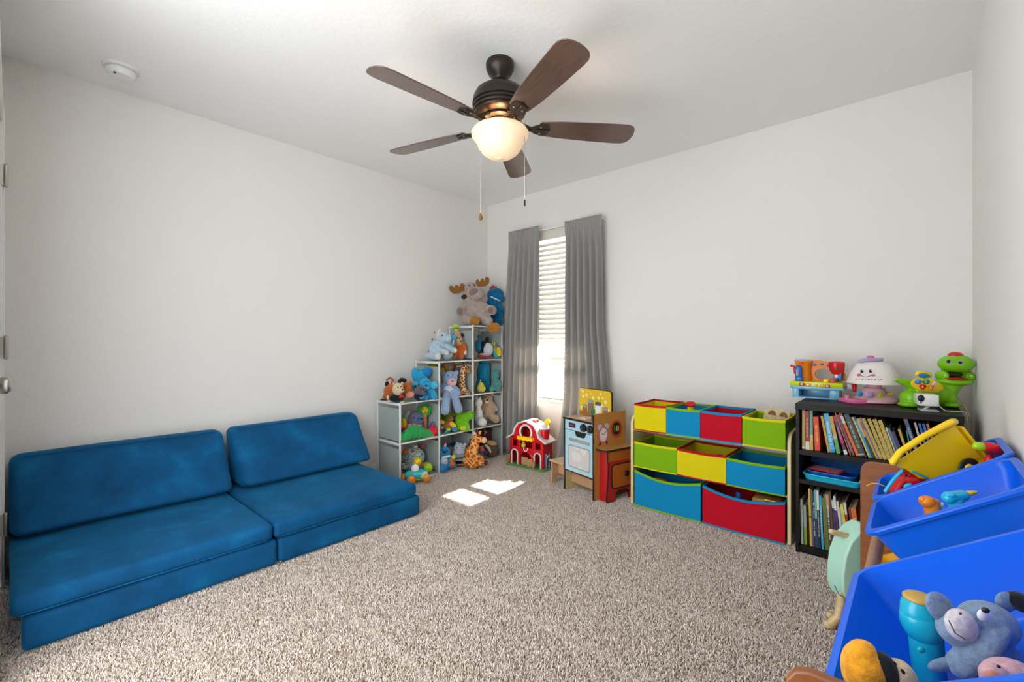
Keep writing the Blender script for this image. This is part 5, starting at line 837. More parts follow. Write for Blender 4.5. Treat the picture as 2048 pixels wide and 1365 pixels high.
('plush_elephant', 'drab grey plush elephant hidden behind the blue bear', 'plush toy', 'soft toys on the cube shelf', (0.215, 2.546, 0.0), 42, 0.0057, [('body', 'greybrown', [('e', 0.0, 0.0, 0.06, 0.0436, 0.0348, 0.06, 0), ('e', -0.004, -0.0, 0.111, 0.0392, 0.0348, 0.0479, 0)]), ('ear', 'greybrown', [('e', 0.015, -0.017, 0.12, 0.0261, 0.0131, 0.0392, 0)]), ('eye', 'black', [('e', -0.017, -0.035, 0.133, 0.0048, 0.0048, 0.0048, 0)])]),
('toy_book', 'dark blue cloth toy book leaning at the back of the lower cell', 'book', 'soft toys on the cube shelf', (0.15, 2.641, 0.0), 90, 0.0058, [('cover', 'navy_bl', [('p', [(-0.041, 0.157), (0.029, 0.163), (0.032, 0.158), (0.032, 0.0), (-0.041, 0.0)], -0.0, 0.0157)]), ('pages', 'cream', [('p', [(-0.031, 0.137), (0.03, 0.144), (0.03, 0.0), (-0.031, 0.0)], 0.004, 0.0108)])]),
('toy_bird', 'small orange and lime plush bird on the bear lap', 'plush toy', 'soft toys on the cube shelf', (0.442, 2.392, 0.0), 42, 0.0053, [('body', 'orange_pl', [('e', -0.008, 0.0, 0.104, 0.0203, 0.0162, 0.0162, 0), ('e', -0.004, 0.0, 0.071, 0.0203, 0.0203, 0.0244, 0)]), ('head', 'limeyel', [('e', 0.008, 0.0, 0.128, 0.0183, 0.0162, 0.0183, 0)])]),
('plush_giraffe', 'large seated plush giraffe with big orange patches on the carpet', 'plush toy', 'soft toys on the cube shelf', (0.46, 2.625, 0.0), 42, 0.0055, [('body', 'giraffe2', [('e', -0.013, -0.0, 0.0576, 0.0975, 0.0678, 0.0576, 0), ('e', -0.03, 0.0, 0.116, 0.0593, 0.0551, 0.0678, 0), ('e', -0.004, 0.0, 0.184, 0.0424, 0.0424, 0.0678, 0), ('e', 0.013, 0.0, 0.243, 0.0424, 0.0382, 0.0382, 0), ('e', 0.048, -0.013, 0.237, 0.0297, 0.0297, 0.0254, 0), ('c', [(0.024, -0.034, 0.053, 0.0339), (0.072, -0.068, 0.058, 0.0254)]), ('c', [(-0.056, -0.034, 0.04, 0.0297), (-0.003, -0.068, 0.029, 0.0254)])]), ('snout', 'peach_pl', [('e', 0.078, -0.021, 0.235, 0.0254, 0.0254, 0.0254, 0)]), ('ear', 'cream', [('e', -0.002, 0.004, 0.284, 0.0127, 0.0085, 0.0191, 25)]), ('ear', 'giraffe2', [('e', 0.042, 0.004, 0.293, 0.0127, 0.0085, 0.0191, -20)]), ('mane', 'dkbrown', [('e', 0.012, 0.013, 0.304, 0.017, 0.0127, 0.0212, 0), ('c', [(-0.035, 0.017, 0.231, 0.0106), (-0.053, 0.021, 0.166, 0.0106), (-0.061, 0.021, 0.123, 0.0106)])]), ('hoof', 'dkbrown', [('e', 0.094, -0.076, 0.06, 0.0191, 0.0212, 0.0212, 0)]), ('tail', 'giraffe2', [('c', [(-0.095, 0.017, 0.018, 0.0085), (-0.138, 0.017, 0.018, 0.0068), (-0.172, 0.017, 0.009, 0.0059)])]), ('eye', 'black', [('e', 0.028, -0.038, 0.272, 0.0051, 0.0051, 0.0051, 0)])]),
('plush_zebra', 'striped plush zebra with orange and pink balls beside the giraffe', 'plush toy', 'soft toys on the cube shelf', (0.33, 2.841, 0.0), 42, 0.0059, [('body', 'zebra', [('e', -0.005, 0.0, 0.0493, 0.0406, 0.0361, 0.0493, 0), ('e', -0.014, 0.0, 0.099, 0.0271, 0.0271, 0.0271, 0)]), ('ball', 'orange_br', [('e', -0.007, -0.036, 0.121, 0.0181, 0.0135, 0.0135, 0)]), ('ball', 'gl_pink', [('e', -0.006, -0.041, 0.095, 0.0203, 0.0181, 0.0203, 0)]), ('ball', 'purple_pl', [('e', 0.025, -0.036, 0.067, 0.0203, 0.0181, 0.0203, 0)])]),
('plush_walrus', 'brown plush walrus with cream tusk under the tall column', 'plush toy', 'soft toys on the cube shelf', (0.33, 2.95, 0.0), 42, 0.006, [('body', 'brown_pl', [('e', -0.005, -0.0, 0.0648, 0.0691, 0.0598, 0.0648, 0), ('e', -0.027, -0.014, 0.114, 0.0506, 0.046, 0.0506, 0)]), ('tusk', 'cream', [('c', [(-0.043, -0.055, 0.12, 0.0138), (-0.015, -0.06, 0.093, 0.0138), (-0.002, -0.06, 0.062, 0.0083)])]), ('hat_brim', 'tan_pl', [('e', 0.006, -0.028, 0.136, 0.0506, 0.0368, 0.023, -10)])]),
('storage_box', 'dark maroon box with pale emblem at the back under the tall column', 'box', 'soft toys on the cube shelf', (0.2, 2.987, 0.0), 90, 0.0062, [('body', 'maroon', [('p', [(-0.056, 0.258), (0.057, 0.242), (0.057, 0.0), (-0.056, 0.052)], -0.0, 0.0946)]), ('emblem', 'white', [('c', [(-0.036, -0.05, 0.238, 0.0047), (-0.036, -0.05, 0.201, 0.0047)]), ('c', [(-0.036, -0.05, 0.22, 0.0047), (-0.016, -0.05, 0.217, 0.0047)])])]),
('toy_dinosaur', 'glossy green plastic dinosaur with numbered buttons on the bookcase', 'toy', None, (3.295, 2.95, 0.757), 42, 0.0038, [('body', 'gl_green', [('e', -0.024, -0.0, 0.079, 0.0744, 0.0528, 0.0528, 0), ('e', -0.103, -0.0, 0.043, 0.036, 0.0432, 0.0408, 0), ('e', -0.116, -0.01, 0.0146, 0.0432, 0.0432, 0.0146, 0), ('c', [(-0.077, -0.0, 0.103, 0.0312), (-0.12, -0.0, 0.119, 0.0204), (-0.166, 0.0, 0.131, 0.0096)]), ('c', [(0.062, 0.0, 0.071, 0.0456), (0.096, -0.0, 0.119, 0.0456)]), ('e', 0.06, -0.014, 0.042, 0.036, 0.0432, 0.0336, 0), ('e', 0.075, -0.019, 0.0133, 0.0432, 0.0432, 0.0133, 0), ('e', 0.113, -0.007, 0.209, 0.0696, 0.0624, 0.0444, 0), ('e', 0.101, -0.01, 0.123, 0.0744, 0.0624, 0.0204, 0), ('e', 0.134, 0.022, 0.154, 0.0648, 0.0384, 0.048, 0), ('e', 0.046, -0.007, 0.151, 0.0168, 0.0336, 0.0264, 0), ('e', 0.17, -0.007, 0.149, 0.0168, 0.0336, 0.0264, 0), ('e', 0.034, -0.0, 0.059, 0.0528, 0.0528, 0.0528, 0)]), ('mouth_cavity', 'mouthblk', [('e', 0.084, -0.019, 0.157, 0.048, 0.0192, 0.0144, 0)]), ('tongue', 'gl_red', [('e', 0.087, -0.022, 0.14, 0.0528, 0.0504, 0.0072, 0)]), ('eye', 'gl_white', [('e', 0.029, -0.058, 0.221, 0.012, 0.0072, 0.0096, 0)]), ('eye', 'gl_white', [('e', 0.082, -0.06, 0.216, 0.012, 0.0072, 0.0096, 0)]), ('pupil', 'navy_gl', [('e', 0.021, -0.065, 0.222, 0.0086, 0.006, 0.0077, 0)]), ('pupil', 'navy_gl', [('e', 0.076, -0.065, 0.217, 0.0086, 0.006, 0.0077, 0)]), ('cap_button', 'gl_red', [('e', 0.108, -0.01, 0.249, 0.0288, 0.0264, 0.0168, 0)]), ('button_panel', 'gl_yellow', [('e', -0.063, -0.048, 0.108, 0.0792, 0.0096, 0.0312, -10)]), ('back_plate', 'gl_yellow', [('e', -0.04, -0.005, 0.156, 0.0408, 0.012, 0.0192, -5)]), ('back_picture', 'gl_blue2', [('e', -0.045, -0.012, 0.154, 0.0288, 0.0072, 0.012, -5)]), ('button', 'gl_blue2', [('e', -0.114, -0.058, 0.127, 0.0168, 0.0072, 0.012, 0)]), ('button', 'gl_dkgreen', [('e', -0.076, -0.058, 0.127, 0.0168, 0.0072, 0.012, 0)]), ('button', 'gl_white', [('p', [(-0.056, 0.112), (-0.026, 0.11), (-0.037, 0.13)], -0.06, 0.0072)]), ('button', 'gl_red', [('e', -0.098, -0.058, 0.106, 0.0108, 0.0072, 0.0084, 0), ('e', -0.086, -0.058, 0.106, 0.0108, 0.0072, 0.0084, 0), ('e', -0.093, -0.058, 0.099, 0.0096, 0.0072, 0.0096, 0)]), ('button', 'gl_orange', [('p', [(-0.056, 0.113), (-0.062, 0.106), (-0.071, 0.104), (-0.065, 0.097), (-0.065, 0.088), (-0.056, 0.091), (-0.046, 0.088), (-0.047, 0.097), (-0.04, 0.104), (-0.05, 0.106)], -0.06, 0.0072)]), ('number', 'white', [('t', '1', -0.124, -0.068, 0.128, 0.0168)]), ('number', 'white', [('t', '2', -0.086, -0.068, 0.128, 0.0168)]), ('number', 'black', [('t', '3', -0.047, -0.068, 0.119, 0.0144)]), ('number', 'white', [('t', '4', -0.102, -0.068, 0.104, 0.0168)]), ('number', 'white', [('t', '5', -0.064, -0.068, 0.099, 0.0168)])]),
('toy_lamp', 'pink toy lamp with smiling white shade on the bookcase', 'toy lamp', None, (3.062, 2.95, 0.757), 42, 0.0033, [('base', 'gl_pink', [('b', 0.005, -0.0, 0.0109, 0.1261, 0.0515, 0.0109, 0)]), ('base_foot', 'gl_pink', [('b', -0.098, -0.0, 0.0047, 0.018, 0.0412, 0.0047, 0)]), ('base_foot', 'gl_pink', [('b', 0.0, 0.0, 0.0025, 0.0257, 0.0515, 0.0025, 0)]), ('base_foot', 'gl_pink', [('b', 0.108, -0.0, 0.0025, 0.0206, 0.0412, 0.0025, 0)]), ('stem', 'pinkpale', [('l', 0.026, -0.0, [(0.0232, 0.107), (0.0283, 0.095), (0.0334, 0.079), (0.0437, 0.074), (0.0515, 0.053), (0.072, 0.033), (0.0926, 0.017), (0.0926, 0.007)])]), ('shade', 'shade', [('l', 0.021, -0.0, [(0.0, 0.21), (0.0515, 0.209), (0.0695, 0.195), (0.0849, 0.174), (0.0978, 0.149), (0.1055, 0.123), (0.1132, 0.1), (0.1093, 0.1), (0.1003, 0.125), (0.09, 0.151), (0.0515, 0.2), (0.0, 0.203)])]), ('handle', 'lilac', [('c', [(-0.044, 0.0, 0.214, 0.009), (-0.013, -0.01, 0.22, 0.0098), (0.028, -0.01, 0.221, 0.0098), (0.064, -0.0, 0.221, 0.0098)])]), ('knob', 'gl_pink', [('e', 0.008, -0.0, 0.234, 0.018, 0.0129, 0.009, 0)]), ('eye', 'black', [('e', -0.089, -0.067, 0.166, 0.0077, 0.0039, 0.0087, 0)]), ('eye', 'black', [('e', -0.062, -0.087, 0.168, 0.0077, 0.0039, 0.0087, 0)]), ('eye_glint', 'white', [('e', -0.09, -0.071, 0.17, 0.0026, 0.0026, 0.0026, 0)]), ('eye_glint', 'white', [('e', -0.063, -0.091, 0.171, 0.0026, 0.0026, 0.0026, 0)]), ('cheek', 'pinkcheek', [('e', -0.105, -0.069, 0.148, 0.0108, 0.0039, 0.0077, 20)]), ('cheek', 'pinkcheek', [('e', -0.058, -0.098, 0.149, 0.0116, 0.0039, 0.0057, 0)]), ('smile', 'black', [('c', [(-0.105, -0.082, 0.147, 0.0013), (-0.1, -0.091, 0.141, 0.0013), (-0.092, -0.098, 0.139, 0.0013), (-0.08, -0.1, 0.143, 0.0013), (-0.069, -0.099, 0.149, 0.0013)])]), ('charm', 'red_pl', [('e', -0.113, -0.06, 0.126, 0.0031, 0.0026, 0.0026, 0)]), ('charm', 'yellow_pl', [('e', -0.111, -0.078, 0.127, 0.0031, 0.0026, 0.0026, 0)]), ('charm', 'teal_pl', [('e', -0.105, -0.091, 0.128, 0.0031, 0.0026, 0.0026, 0)]), ('charm', 'lilac', [('e', -0.096, -0.099, 0.128, 0.0031, 0.0026, 0.0026, 0)]), ('charm', 'red_pl', [('e', -0.084, -0.104, 0.128, 0.0031, 0.0026, 0.0026, 0)]), ('charm', 'yellow_pl', [('e', -0.07, -0.106, 0.128, 0.0031, 0.0026, 0.0026, 0)]), ('charm', 'teal_pl', [('e', -0.055, -0.106, 0.128, 0.0031, 0.0026, 0.0026, 0)]), ('charm', 'lilac', [('e', -0.037, -0.103, 0.128, 0.0031, 0.0026, 0.0026, 0)]), ('charm', 'red_pl', [('e', -0.017, -0.097, 0.127, 0.0031, 0.0026, 0.0026, 0)]), ('charm', 'yellow_pl', [('e', 0.006, -0.088, 0.126, 0.0031, 0.0026, 0.0026, 0)]), ('charm', 'teal_pl', [('e', 0.032, -0.075, 0.124, 0.0031, 0.0026, 0.0026, 0)]), ('shape_button', 'gl_blue2', [('e', -0.08, -0.044, 0.05, 0.0142, 0.0064, 0.0129, 0)]), ('shape_button', 'lilac', [('b', -0.049, -0.062, 0.049, 0.0167, 0.0077, 0.0116, 0)]), ('shape_button', 'gl_lime', [('p', [(-0.013, 0.036), (0.022, 0.035), (0.004, 0.059)], -0.067, 0.0103)]), ('switch', 'gl_yellow', [('c', [(0.046, -0.046, 0.044, 0.0051), (0.08, -0.051, 0.054, 0.0051)])]), ('key_post', 'gl_pink', [('l', -0.113, 0.0, [(0.0, 0.041), (0.0129, 0.039), (0.0129, 0.015)])])]),
('toy_workbench', 'orange and blue toy workbench with tools on the bookcase edge', 'toy', None, (2.835, 3.02, 0.757), 0, 0.0036, [('tray', 'gl_sky', [('b', -0.098, 0.0, 0.0336, 0.016, 0.0672, 0.0336, 0), ('b', 0.08, 0.0, 0.0321, 0.0225, 0.0672, 0.0321, 0), ('b', -0.012, 0.0, 0.0025, 0.0985, 0.0672, 0.0025, 0), ('b', -0.012, 0.0, 0.056, 0.1055, 0.0672, 0.009, 0), ('b', -0.01, 0.059, 0.0258, 0.0955, 0.0084, 0.0258, 0)]), ('table_top', 'gl_lime2', [('b', -0.002, -0.0, 0.077, 0.1215, 0.0756, 0.014, 0)]), ('front_rim', 'gl_sky', [('b', -0.002, -0.0, 0.058, 0.124, 0.0742, 0.0067, 0)]), ('back_board', 'board_orange', [('r', (0.023, 0.131), [(-0.115, 0.085), (-0.115, 0.196), (-0.051, 0.203), (-0.003, 0.208), (0.039, 0.199), (0.08, 0.177), (0.112, 0.151), (0.125, 0.118), (0.116, 0.093)], 0.0445, 0.0322, 0.039, 0.0252)]), ('drum', 'gl_orange', [('l', -0.074, 0.017, [(0.0392, 0.089), (0.035, 0.166), (0.042, 0.189), (0.0448, 0.201)])]), ('drum_lid', 'greylid', [('l', -0.076, 0.017, [(0.0, 0.212), (0.0392, 0.211), (0.042, 0.205), (0.0392, 0.2), (0.0, 0.2)])]), ('drum_mark', 'gl_red', [('b', -0.077, -0.025, 0.193, 0.01, 0.0084, 0.0036, 0)]), ('vise', 'gl_blue', [('b', -0.088, -0.039, 0.134, 0.0145, 0.0168, 0.0364, 0), ('e', -0.089, -0.039, 0.168, 0.0145, 0.0168, 0.0112, 0)]), ('vise_screw', 'greymetal', [('b', -0.091, -0.056, 0.138, 0.006, 0.0056, 0.0168, 0)]), ('vise_foot', 'gl_blue', [('b', -0.084, -0.039, 0.103, 0.0165, 0.0224, 0.0112, 0)]), ('crank', 'gl_red', [('c', [(-0.106, -0.039, 0.136, 0.0062), (-0.111, -0.039, 0.173, 0.0062), (-0.123, -0.039, 0.175, 0.0067)])]), ('funnel', 'gl_red', [('l', 0.084, 0.0, [(0.0, 0.206), (0.028, 0.205), (0.0378, 0.198), (0.0364, 0.179), (0.0336, 0.154), (0.0196, 0.134), (0.0, 0.132)])]), ('funnel_hub', 'monkey', [('e', 0.085, -0.036, 0.169, 0.009, 0.0056, 0.0112, 0)]), ('spout', 'gl_white', [('l', 0.084, 0.0, [(0.0098, 0.135), (0.0098, 0.113)])]), ('clamp', 'gl_blue', [('b', 0.101, -0.006, 0.122, 0.0055, 0.0112, 0.0224, 0), ('b', 0.079, -0.011, 0.108, 0.011, 0.014, 0.0084, 0)]), ('light', 'gl_blue', [('e', -0.02, 0.02, 0.182, 0.008, 0.0056, 0.0056, 10)]), ('light', 'gl_blue', [('e', 0.013, 0.02, 0.186, 0.0075, 0.0056, 0.0062, 0)]), ('light', 'gl_blue', [('e', 0.043, 0.02, 0.179, 0.0075, 0.0056, 0.0062, -10)]), ('block', 'gl_yellow', [('b', 0.04, -0.039, 0.099, 0.0115, 0.014, 0.0084, 0)]), ('block', 'gl_red', [('b', 0.073, -0.039, 0.099, 0.012, 0.014, 0.0062, 0)]), ('hammer', 'greylid', [('c', [(0.126, 0.0, 0.191, 0.0084), (0.126, 0.0, 0.161, 0.007)]), ('e', 0.126, 0.0, 0.164, 0.0085, 0.0112, 0.0084, 0)]), ('axle', 'greylid', [('b', 0.144, -0.022, 0.075, 0.0105, 0.0168, 0.014, 0)]), ('red_knob', 'gl_red', [('e', 0.164, -0.028, 0.077, 0.0105, 0.014, 0.0112, 0), ('c', [(0.164, -0.028, 0.098, 0.0084), (0.164, -0.028, 0.053, 0.0084)])]), ('button', 'gl_red', [('b', -0.066, -0.078, 0.076, 0.012, 0.0034, 0.0081, 0)]), ('button', 'gl_orange', [('b', -0.038, -0.078, 0.075, 0.0115, 0.0034, 0.0081, 0)]), ('button', 'gl_yellow', [('b', -0.008, -0.078, 0.074, 0.0115, 0.0034, 0.0081, 0)]), ('button', 'gl_yellow', [('b', 0.02, -0.078, 0.075, 0.0115, 0.0034, 0.0081, 0)]), ('button', 'gl_red', [('b', 0.051, -0.078, 0.073, 0.011, 0.0034, 0.0081, 0)]), ('button_face', 'gl_white', [('e', -0.066, -0.081, 0.076, 0.0065, 0.0022, 0.0062, 0)]), ('button_face', 'gl_white', [('e', -0.037, -0.081, 0.075, 0.0065, 0.0022, 0.0062, 0)]), ('button_face', 'gl_white', [('e', -0.007, -0.081, 0.075, 0.0065, 0.0022, 0.0062, 0)]), ('button_face', 'gl_white', [('e', 0.02, -0.081, 0.075, 0.006, 0.0022, 0.0062, 0)]), ('button_face', 'gl_white', [('e', 0.051, -0.081, 0.073, 0.0065, 0.0022, 0.0062, 0)]), ('number', 'monkey', [('t', '1', -0.065, -0.085, 0.076, 0.0129)]), ('number', 'gl_orange', [('t', '2', -0.037, -0.085, 0.076, 0.0129)]), ('number', 'gl_blue2', [('t', '3', -0.007, -0.085, 0.075, 0.0129)]), ('number', 'red_pl', [('t', '4', 0.021, -0.085, 0.075, 0.0129)]), ('number', 'gl_blue2', [('t', '5', 0.052, -0.085, 0.074, 0.0129)])]),
('security_camera', 'small white cube security camera on a folding stand', 'camera', None, (3.276, 2.8, 0.757), 12, 0.003, [('housing', 'gl_white', [('b', 0.0, 0.0, 0.05, 0.0345, 0.0504, 0.0263, 0)]), ('lens_ring', 'black', [('e', -0.029, -0.053, 0.059, 0.012, 0.0046, 0.0156, 0)]), ('lens', 'navy_gl', [('e', -0.03, -0.057, 0.06, 0.007, 0.0034, 0.0087, 0)]), ('sensor', 'black', [('e', -0.029, -0.053, 0.039, 0.003, 0.0023, 0.0034, 0)]), ('stand_arm', 'gl_white', [('c', [(-0.003, -0.0, 0.023, 0.005), (0.008, -0.009, 0.018, 0.005), (-0.008, -0.014, 0.008, 0.005)])]), ('foot', 'greylid', [('b', 0.005, -0.009, 0.0034, 0.0305, 0.0321, 0.0034, 0)]), ('cable_port', 'gl_orange', [('b', 0.037, 0.018, 0.047, 0.0025, 0.0183, 0.0137, 0)])]),
('toy_dump_hopper', 'big yellow plastic tipper bed leaning out of the far blue bin', 'toy truck', None, (3.287, 1.9, 0.6), 42, 0.002, [('side_panel', 'gl_yellow', [('p', [(-0.15, 0.111), (0.021, 0.226), (0.105, 0.124), (0.019, 0.057), (-0.081, 0.063)], -0.035, 0.0046)]), ('side_panel', 'gl_yellow', [('p', [(-0.09, 0.091), (0.09, 0.213), (0.178, 0.106), (0.088, 0.035), (-0.017, 0.041)], 0.035, 0.0046)]), ('end_panel', 'gl_yellow', [('p', [(0.055, 0.22), (0.142, 0.115), (0.135, 0.11), (0.049, 0.213)], -0.0, 0.0677)]), ('end_panel', 'gl_yellow', [('p', [(-0.12, 0.101), (-0.049, 0.052), (-0.046, 0.06), (-0.112, 0.107)], 0.0, 0.0677)]), ('bottom_panel', 'gl_yellow', [('p', [(0.142, 0.115), (0.054, 0.046), (-0.049, 0.052), (-0.046, 0.06), (0.051, 0.053), (0.134, 0.12)], -0.0, 0.0677)]), ('rim', 'gl_yellow', [('c', [(-0.162, -0.038, 0.113, 0.0092), (-0.141, -0.038, 0.143, 0.0092), (-0.066, -0.038, 0.192, 0.0092), (0.012, -0.038, 0.231, 0.0108), (0.058, 0.0, 0.227, 0.0108), (0.087, 0.038, 0.217, 0.0108), (0.005, 0.038, 0.176, 0.0092), (-0.075, 0.038, 0.124, 0.0092), (-0.097, 0.038, 0.092, 0.0092), (-0.129, 0.0, 0.103, 0.0092), (-0.162, -0.038, 0.113, 0.0092)])]), ('chassis', 'black_rub', [('p', [(-0.003, 0.064), (0.115, 0.103), (0.135, 0.049), (0.092, -0.013), (0.031, -0.04), (-0.003, -0.005)], -0.0, 0.0369)]), ('wheel', 'black_rub', [('e', 0.058, -0.046, 0.097, 0.0323, 0.0092, 0.0308, 0)]), ('wheel_hub', 'gl_yellow', [('e', 0.051, -0.052, 0.099, 0.0138, 0.0062, 0.0138, 0)])]),
('toy_boat', 'red and green plastic toy at the wall end of the far blue bin', 'toy', None, (3.403, 1.9, 0.66), 42, 0.0019, [('hull', 'gl_red', [('e', 0.007, 0.0, 0.103, 0.0378, 0.0203, 0.0174, -14), ('e', -0.001, 0.0, 0.02, 0.0189, 0.016, 0.0668, 0)]), ('cabin', 'gl_lime', [('e', -0.026, 0.003, 0.108, 0.0203, 0.0145, 0.0131, -10)]), ('porthole', 'black', [('e', -0.027, -0.019, 0.096, 0.0036, 0.0029, 0.0032, 0)])]),
('toy_viewer', 'red toy goggles with cyan rim and yellow string', 'toy', None, (3.213, 1.815, 0.56), 42, 0.002, [('body', 'gl_red', [('p', [(-0.044, 0.044), (-0.029, 0.078), (0.002, 0.119), (0.026, 0.122), (0.061, 0.099), (0.081, 0.09), (0.053, 0.055), (0.015, 0.032)], 0.0, 0.0396)]), ('rim', 'gl_cyan', [('c', [(-0.075, -0.027, 0.067, 0.0046), (-0.056, -0.03, 0.099, 0.0046), (-0.027, -0.027, 0.127, 0.0046), (0.023, 0.024, 0.113, 0.0046), (-0.006, 0.027, 0.084, 0.0046), (-0.03, 0.024, 0.053, 0.0046), (-0.075, -0.027, 0.067, 0.0046)])]), ('shell', 'gl_red', [('e', 0.02, 0.0, 0.09, 0.0366, 0.0305, 0.0229, -15), ('e', 0.041, 0.0, 0.029, 0.0213, 0.0213, 0.0579, 0)]), ('vent', 'black', [('e', -0.017, -0.032, 0.116, 0.0046, 0.003, 0.0046, 0)]), ('trim', 'gl_cyan', [('c', [(0.003, -0.03, 0.128, 0.003), (0.051, -0.027, 0.106, 0.003)]), ('e', -0.014, -0.034, 0.086, 0.0137, 0.0061, 0.0061, 20)]), ('string', 'cord_y', [('c', [(-0.075, -0.027, 0.081, 0.0014), (-0.093, -0.024, 0.089, 0.0014), (-0.104, -0.015, 0.087, 0.0014), (-0.105, 0.006, 0.073, 0.0014)])])]),
('toy_duck', 'orange plastic duck standing in the middle blue bin', 'toy', None, (3.267, 1.6, 0.52), 42, 0.0017, [('body', 'gl_orange', [('e', -0.001, -0.0, 0.136, 0.0196, 0.017, 0.0157, -10), ('e', 0.016, 0.0, 0.134, 0.0131, 0.0131, 0.0117, 0), ('c', [(0.01, 0.0, 0.126, 0.0183), (0.029, 0.0, 0.031, 0.0196)])]), ('bill', 'gl_orange', [('e', -0.017, 0.0, 0.142, 0.0052, 0.0078, 0.0078, 0)]), ('wing', 'gl_white', [('e', 0.026, -0.005, 0.13, 0.0104, 0.0078, 0.0065, 20)])]),
('toy_bottle', 'cyan plastic squeeze bottle with yellow tip in the middle blue bin', 'toy', None, (3.322, 1.6, 0.52), 42, 0.0016, [('body', 'gl_cyan', [('c', [(-0.022, 0.0, 0.16, 0.0152), (0.013, 0.0, 0.165, 0.0139)]), ('c', [(-0.004, 0.0, 0.152, 0.0164), (0.006, 0.0, 0.079, 0.0177)])]), ('shoulder', 'gl_cyan', [('e', -0.023, -0.004, 0.168, 0.0126, 0.0114, 0.0076, 0)]), ('tip', 'gl_yellow', [('c', [(0.027, 0.0, 0.17, 0.0076), (0.047, 0.0, 0.174, 0.0038)])])]),
('plush_lion', 'orange plush lion with black and cream face in the near blue bin', 'plush toy', None, (3.203, 0.8, 0.5), 42, 0.0021, [('body', 'orange_fl', [('e', -0.019, -0.004, 0.121, 0.0263, 0.0277, 0.0402, 6), ('e', -0.024, -0.006, 0.152, 0.018, 0.0152, 0.0125, 15), ('c', [(-0.003, 0.0, 0.09, 0.0277), (0.031, 0.0, 0.045, 0.0263), (0.047, 0.0, 0.021, 0.0222)])]), ('face', 'black_pl', [('e', 0.001, -0.017, 0.13, 0.0139, 0.0166, 0.0277, 14)]), ('muzzle', 'cream_pl', [('e', 0.018, -0.019, 0.124, 0.0194, 0.018, 0.0249, 18)]), ('nose', 'black', [('e', 0.006, -0.037, 0.146, 0.0021, 0.0021, 0.0042, 30)]), ('eyebrow', 'black', [('e', -0.001, -0.033, 0.154, 0.0014, 0.0014, 0.0035, 40)])]),
('toy_torch', 'turquoise plastic toy torch standing in the near blue bin', 'toy torch', None, (3.256, 1.0, 0.5), 42, 0.0011, [('handle', 'gl_turq', [('c', [(0.0, 0.0, 0.096, 0.0229), (0.007, -0.0, 0.024, 0.0221)])]), ('collar', 'gl_turq', [('c', [(-0.007, 0.0, 0.122, 0.0287), (-0.004, -0.0, 0.111, 0.0287)])]), ('head', 'gl_turq', [('c', [(-0.01, 0.0, 0.138, 0.0254), (-0.008, -0.0, 0.129, 0.027)])]), ('lens_cap', 'ochre_gl', [('e', -0.01, 0.0, 0.156, 0.0221, 0.0213, 0.0074, 0)]), ('switch', 'gl_teal', [('e', -0.027, -0.022, 0.086, 0.0057, 0.0033, 0.0049, 0)])]),
('plush_rabbit', 'slate blue plush rabbit with pale muzzle in the near blue bin', 'plush toy', None, (3.318, 1.0, 0.5), 42, 0.0023, [('body', 'slateblue', [('e', 0.012, 0.0, 0.14, 0.0417, 0.0309, 0.0324, -12), ('e', -0.038, -0.003, 0.134, 0.0263, 0.0247, 0.0263, 20), ('e', 0.016, 0.005, 0.092, 0.0432, 0.0293, 0.0278, 0), ('c', [(-0.042, -0.015, 0.087, 0.0201), (-0.016, -0.026, 0.126, 0.0185), (0.006, -0.026, 0.144, 0.0108)])]), ('muzzle', 'palepink2', [('e', -0.046, -0.017, 0.148, 0.0208, 0.0154, 0.0255, 25)]), ('ear', 'slateblue', [('e', -0.056, 0.006, 0.162, 0.0185, 0.0062, 0.0278, 40)]), ('ear', 'slateblue', [('e', 0.049, 0.008, 0.169, 0.017, 0.0062, 0.0154, -30)]), ('ear', 'slateblue', [('e', -0.06, -0.006, 0.081, 0.0263, 0.0077, 0.01, 10)]), ('tuft', 'black_pl', [('e', 0.067, 0.005, 0.171, 0.0201, 0.0139, 0.0139, -30)]), ('eye', 'white', [('e', -0.024, -0.029, 0.171, 0.01, 0.0046, 0.0093, 0)]), ('pupil', 'black', [('e', -0.025, -0.032, 0.18, 0.0054, 0.0039, 0.0039, 0)]), ('nostril', 'greydk', [('e', -0.062, -0.032, 0.175, 0.0019, 0.0015, 0.0023, 0)]), ('mouth', 'greydk', [('c', [(-0.075, -0.028, 0.162, 0.0008), (-0.069, -0.031, 0.146, 0.0008), (-0.054, -0.031, 0.136, 0.0008)])])]),
('plush_pig', 'pink plush pig in the corner of the near blue bin', 'plush toy', None, (3.337, 0.93, 0.48), 42, 0.0021, [('body', 'pinkpl', [('e', 0.001, -0.007, 0.127, 0.0364, 0.028, 0.0266, 0), ('e', 0.0, -0.003, 0.109, 0.028, 0.0224, 0.0203, 0), ('e', -0.037, -0.021, 0.144, 0.0168, 0.0154, 0.0154, 0)]), ('snout', 'pinkbr', [('e', -0.053, -0.034, 0.153, 0.0084, 0.007, 0.007, 0)]), ('eye', 'black', [('e', -0.043, -0.032, 0.164, 0.0021, 0.0021, 0.0021, 0)])]),
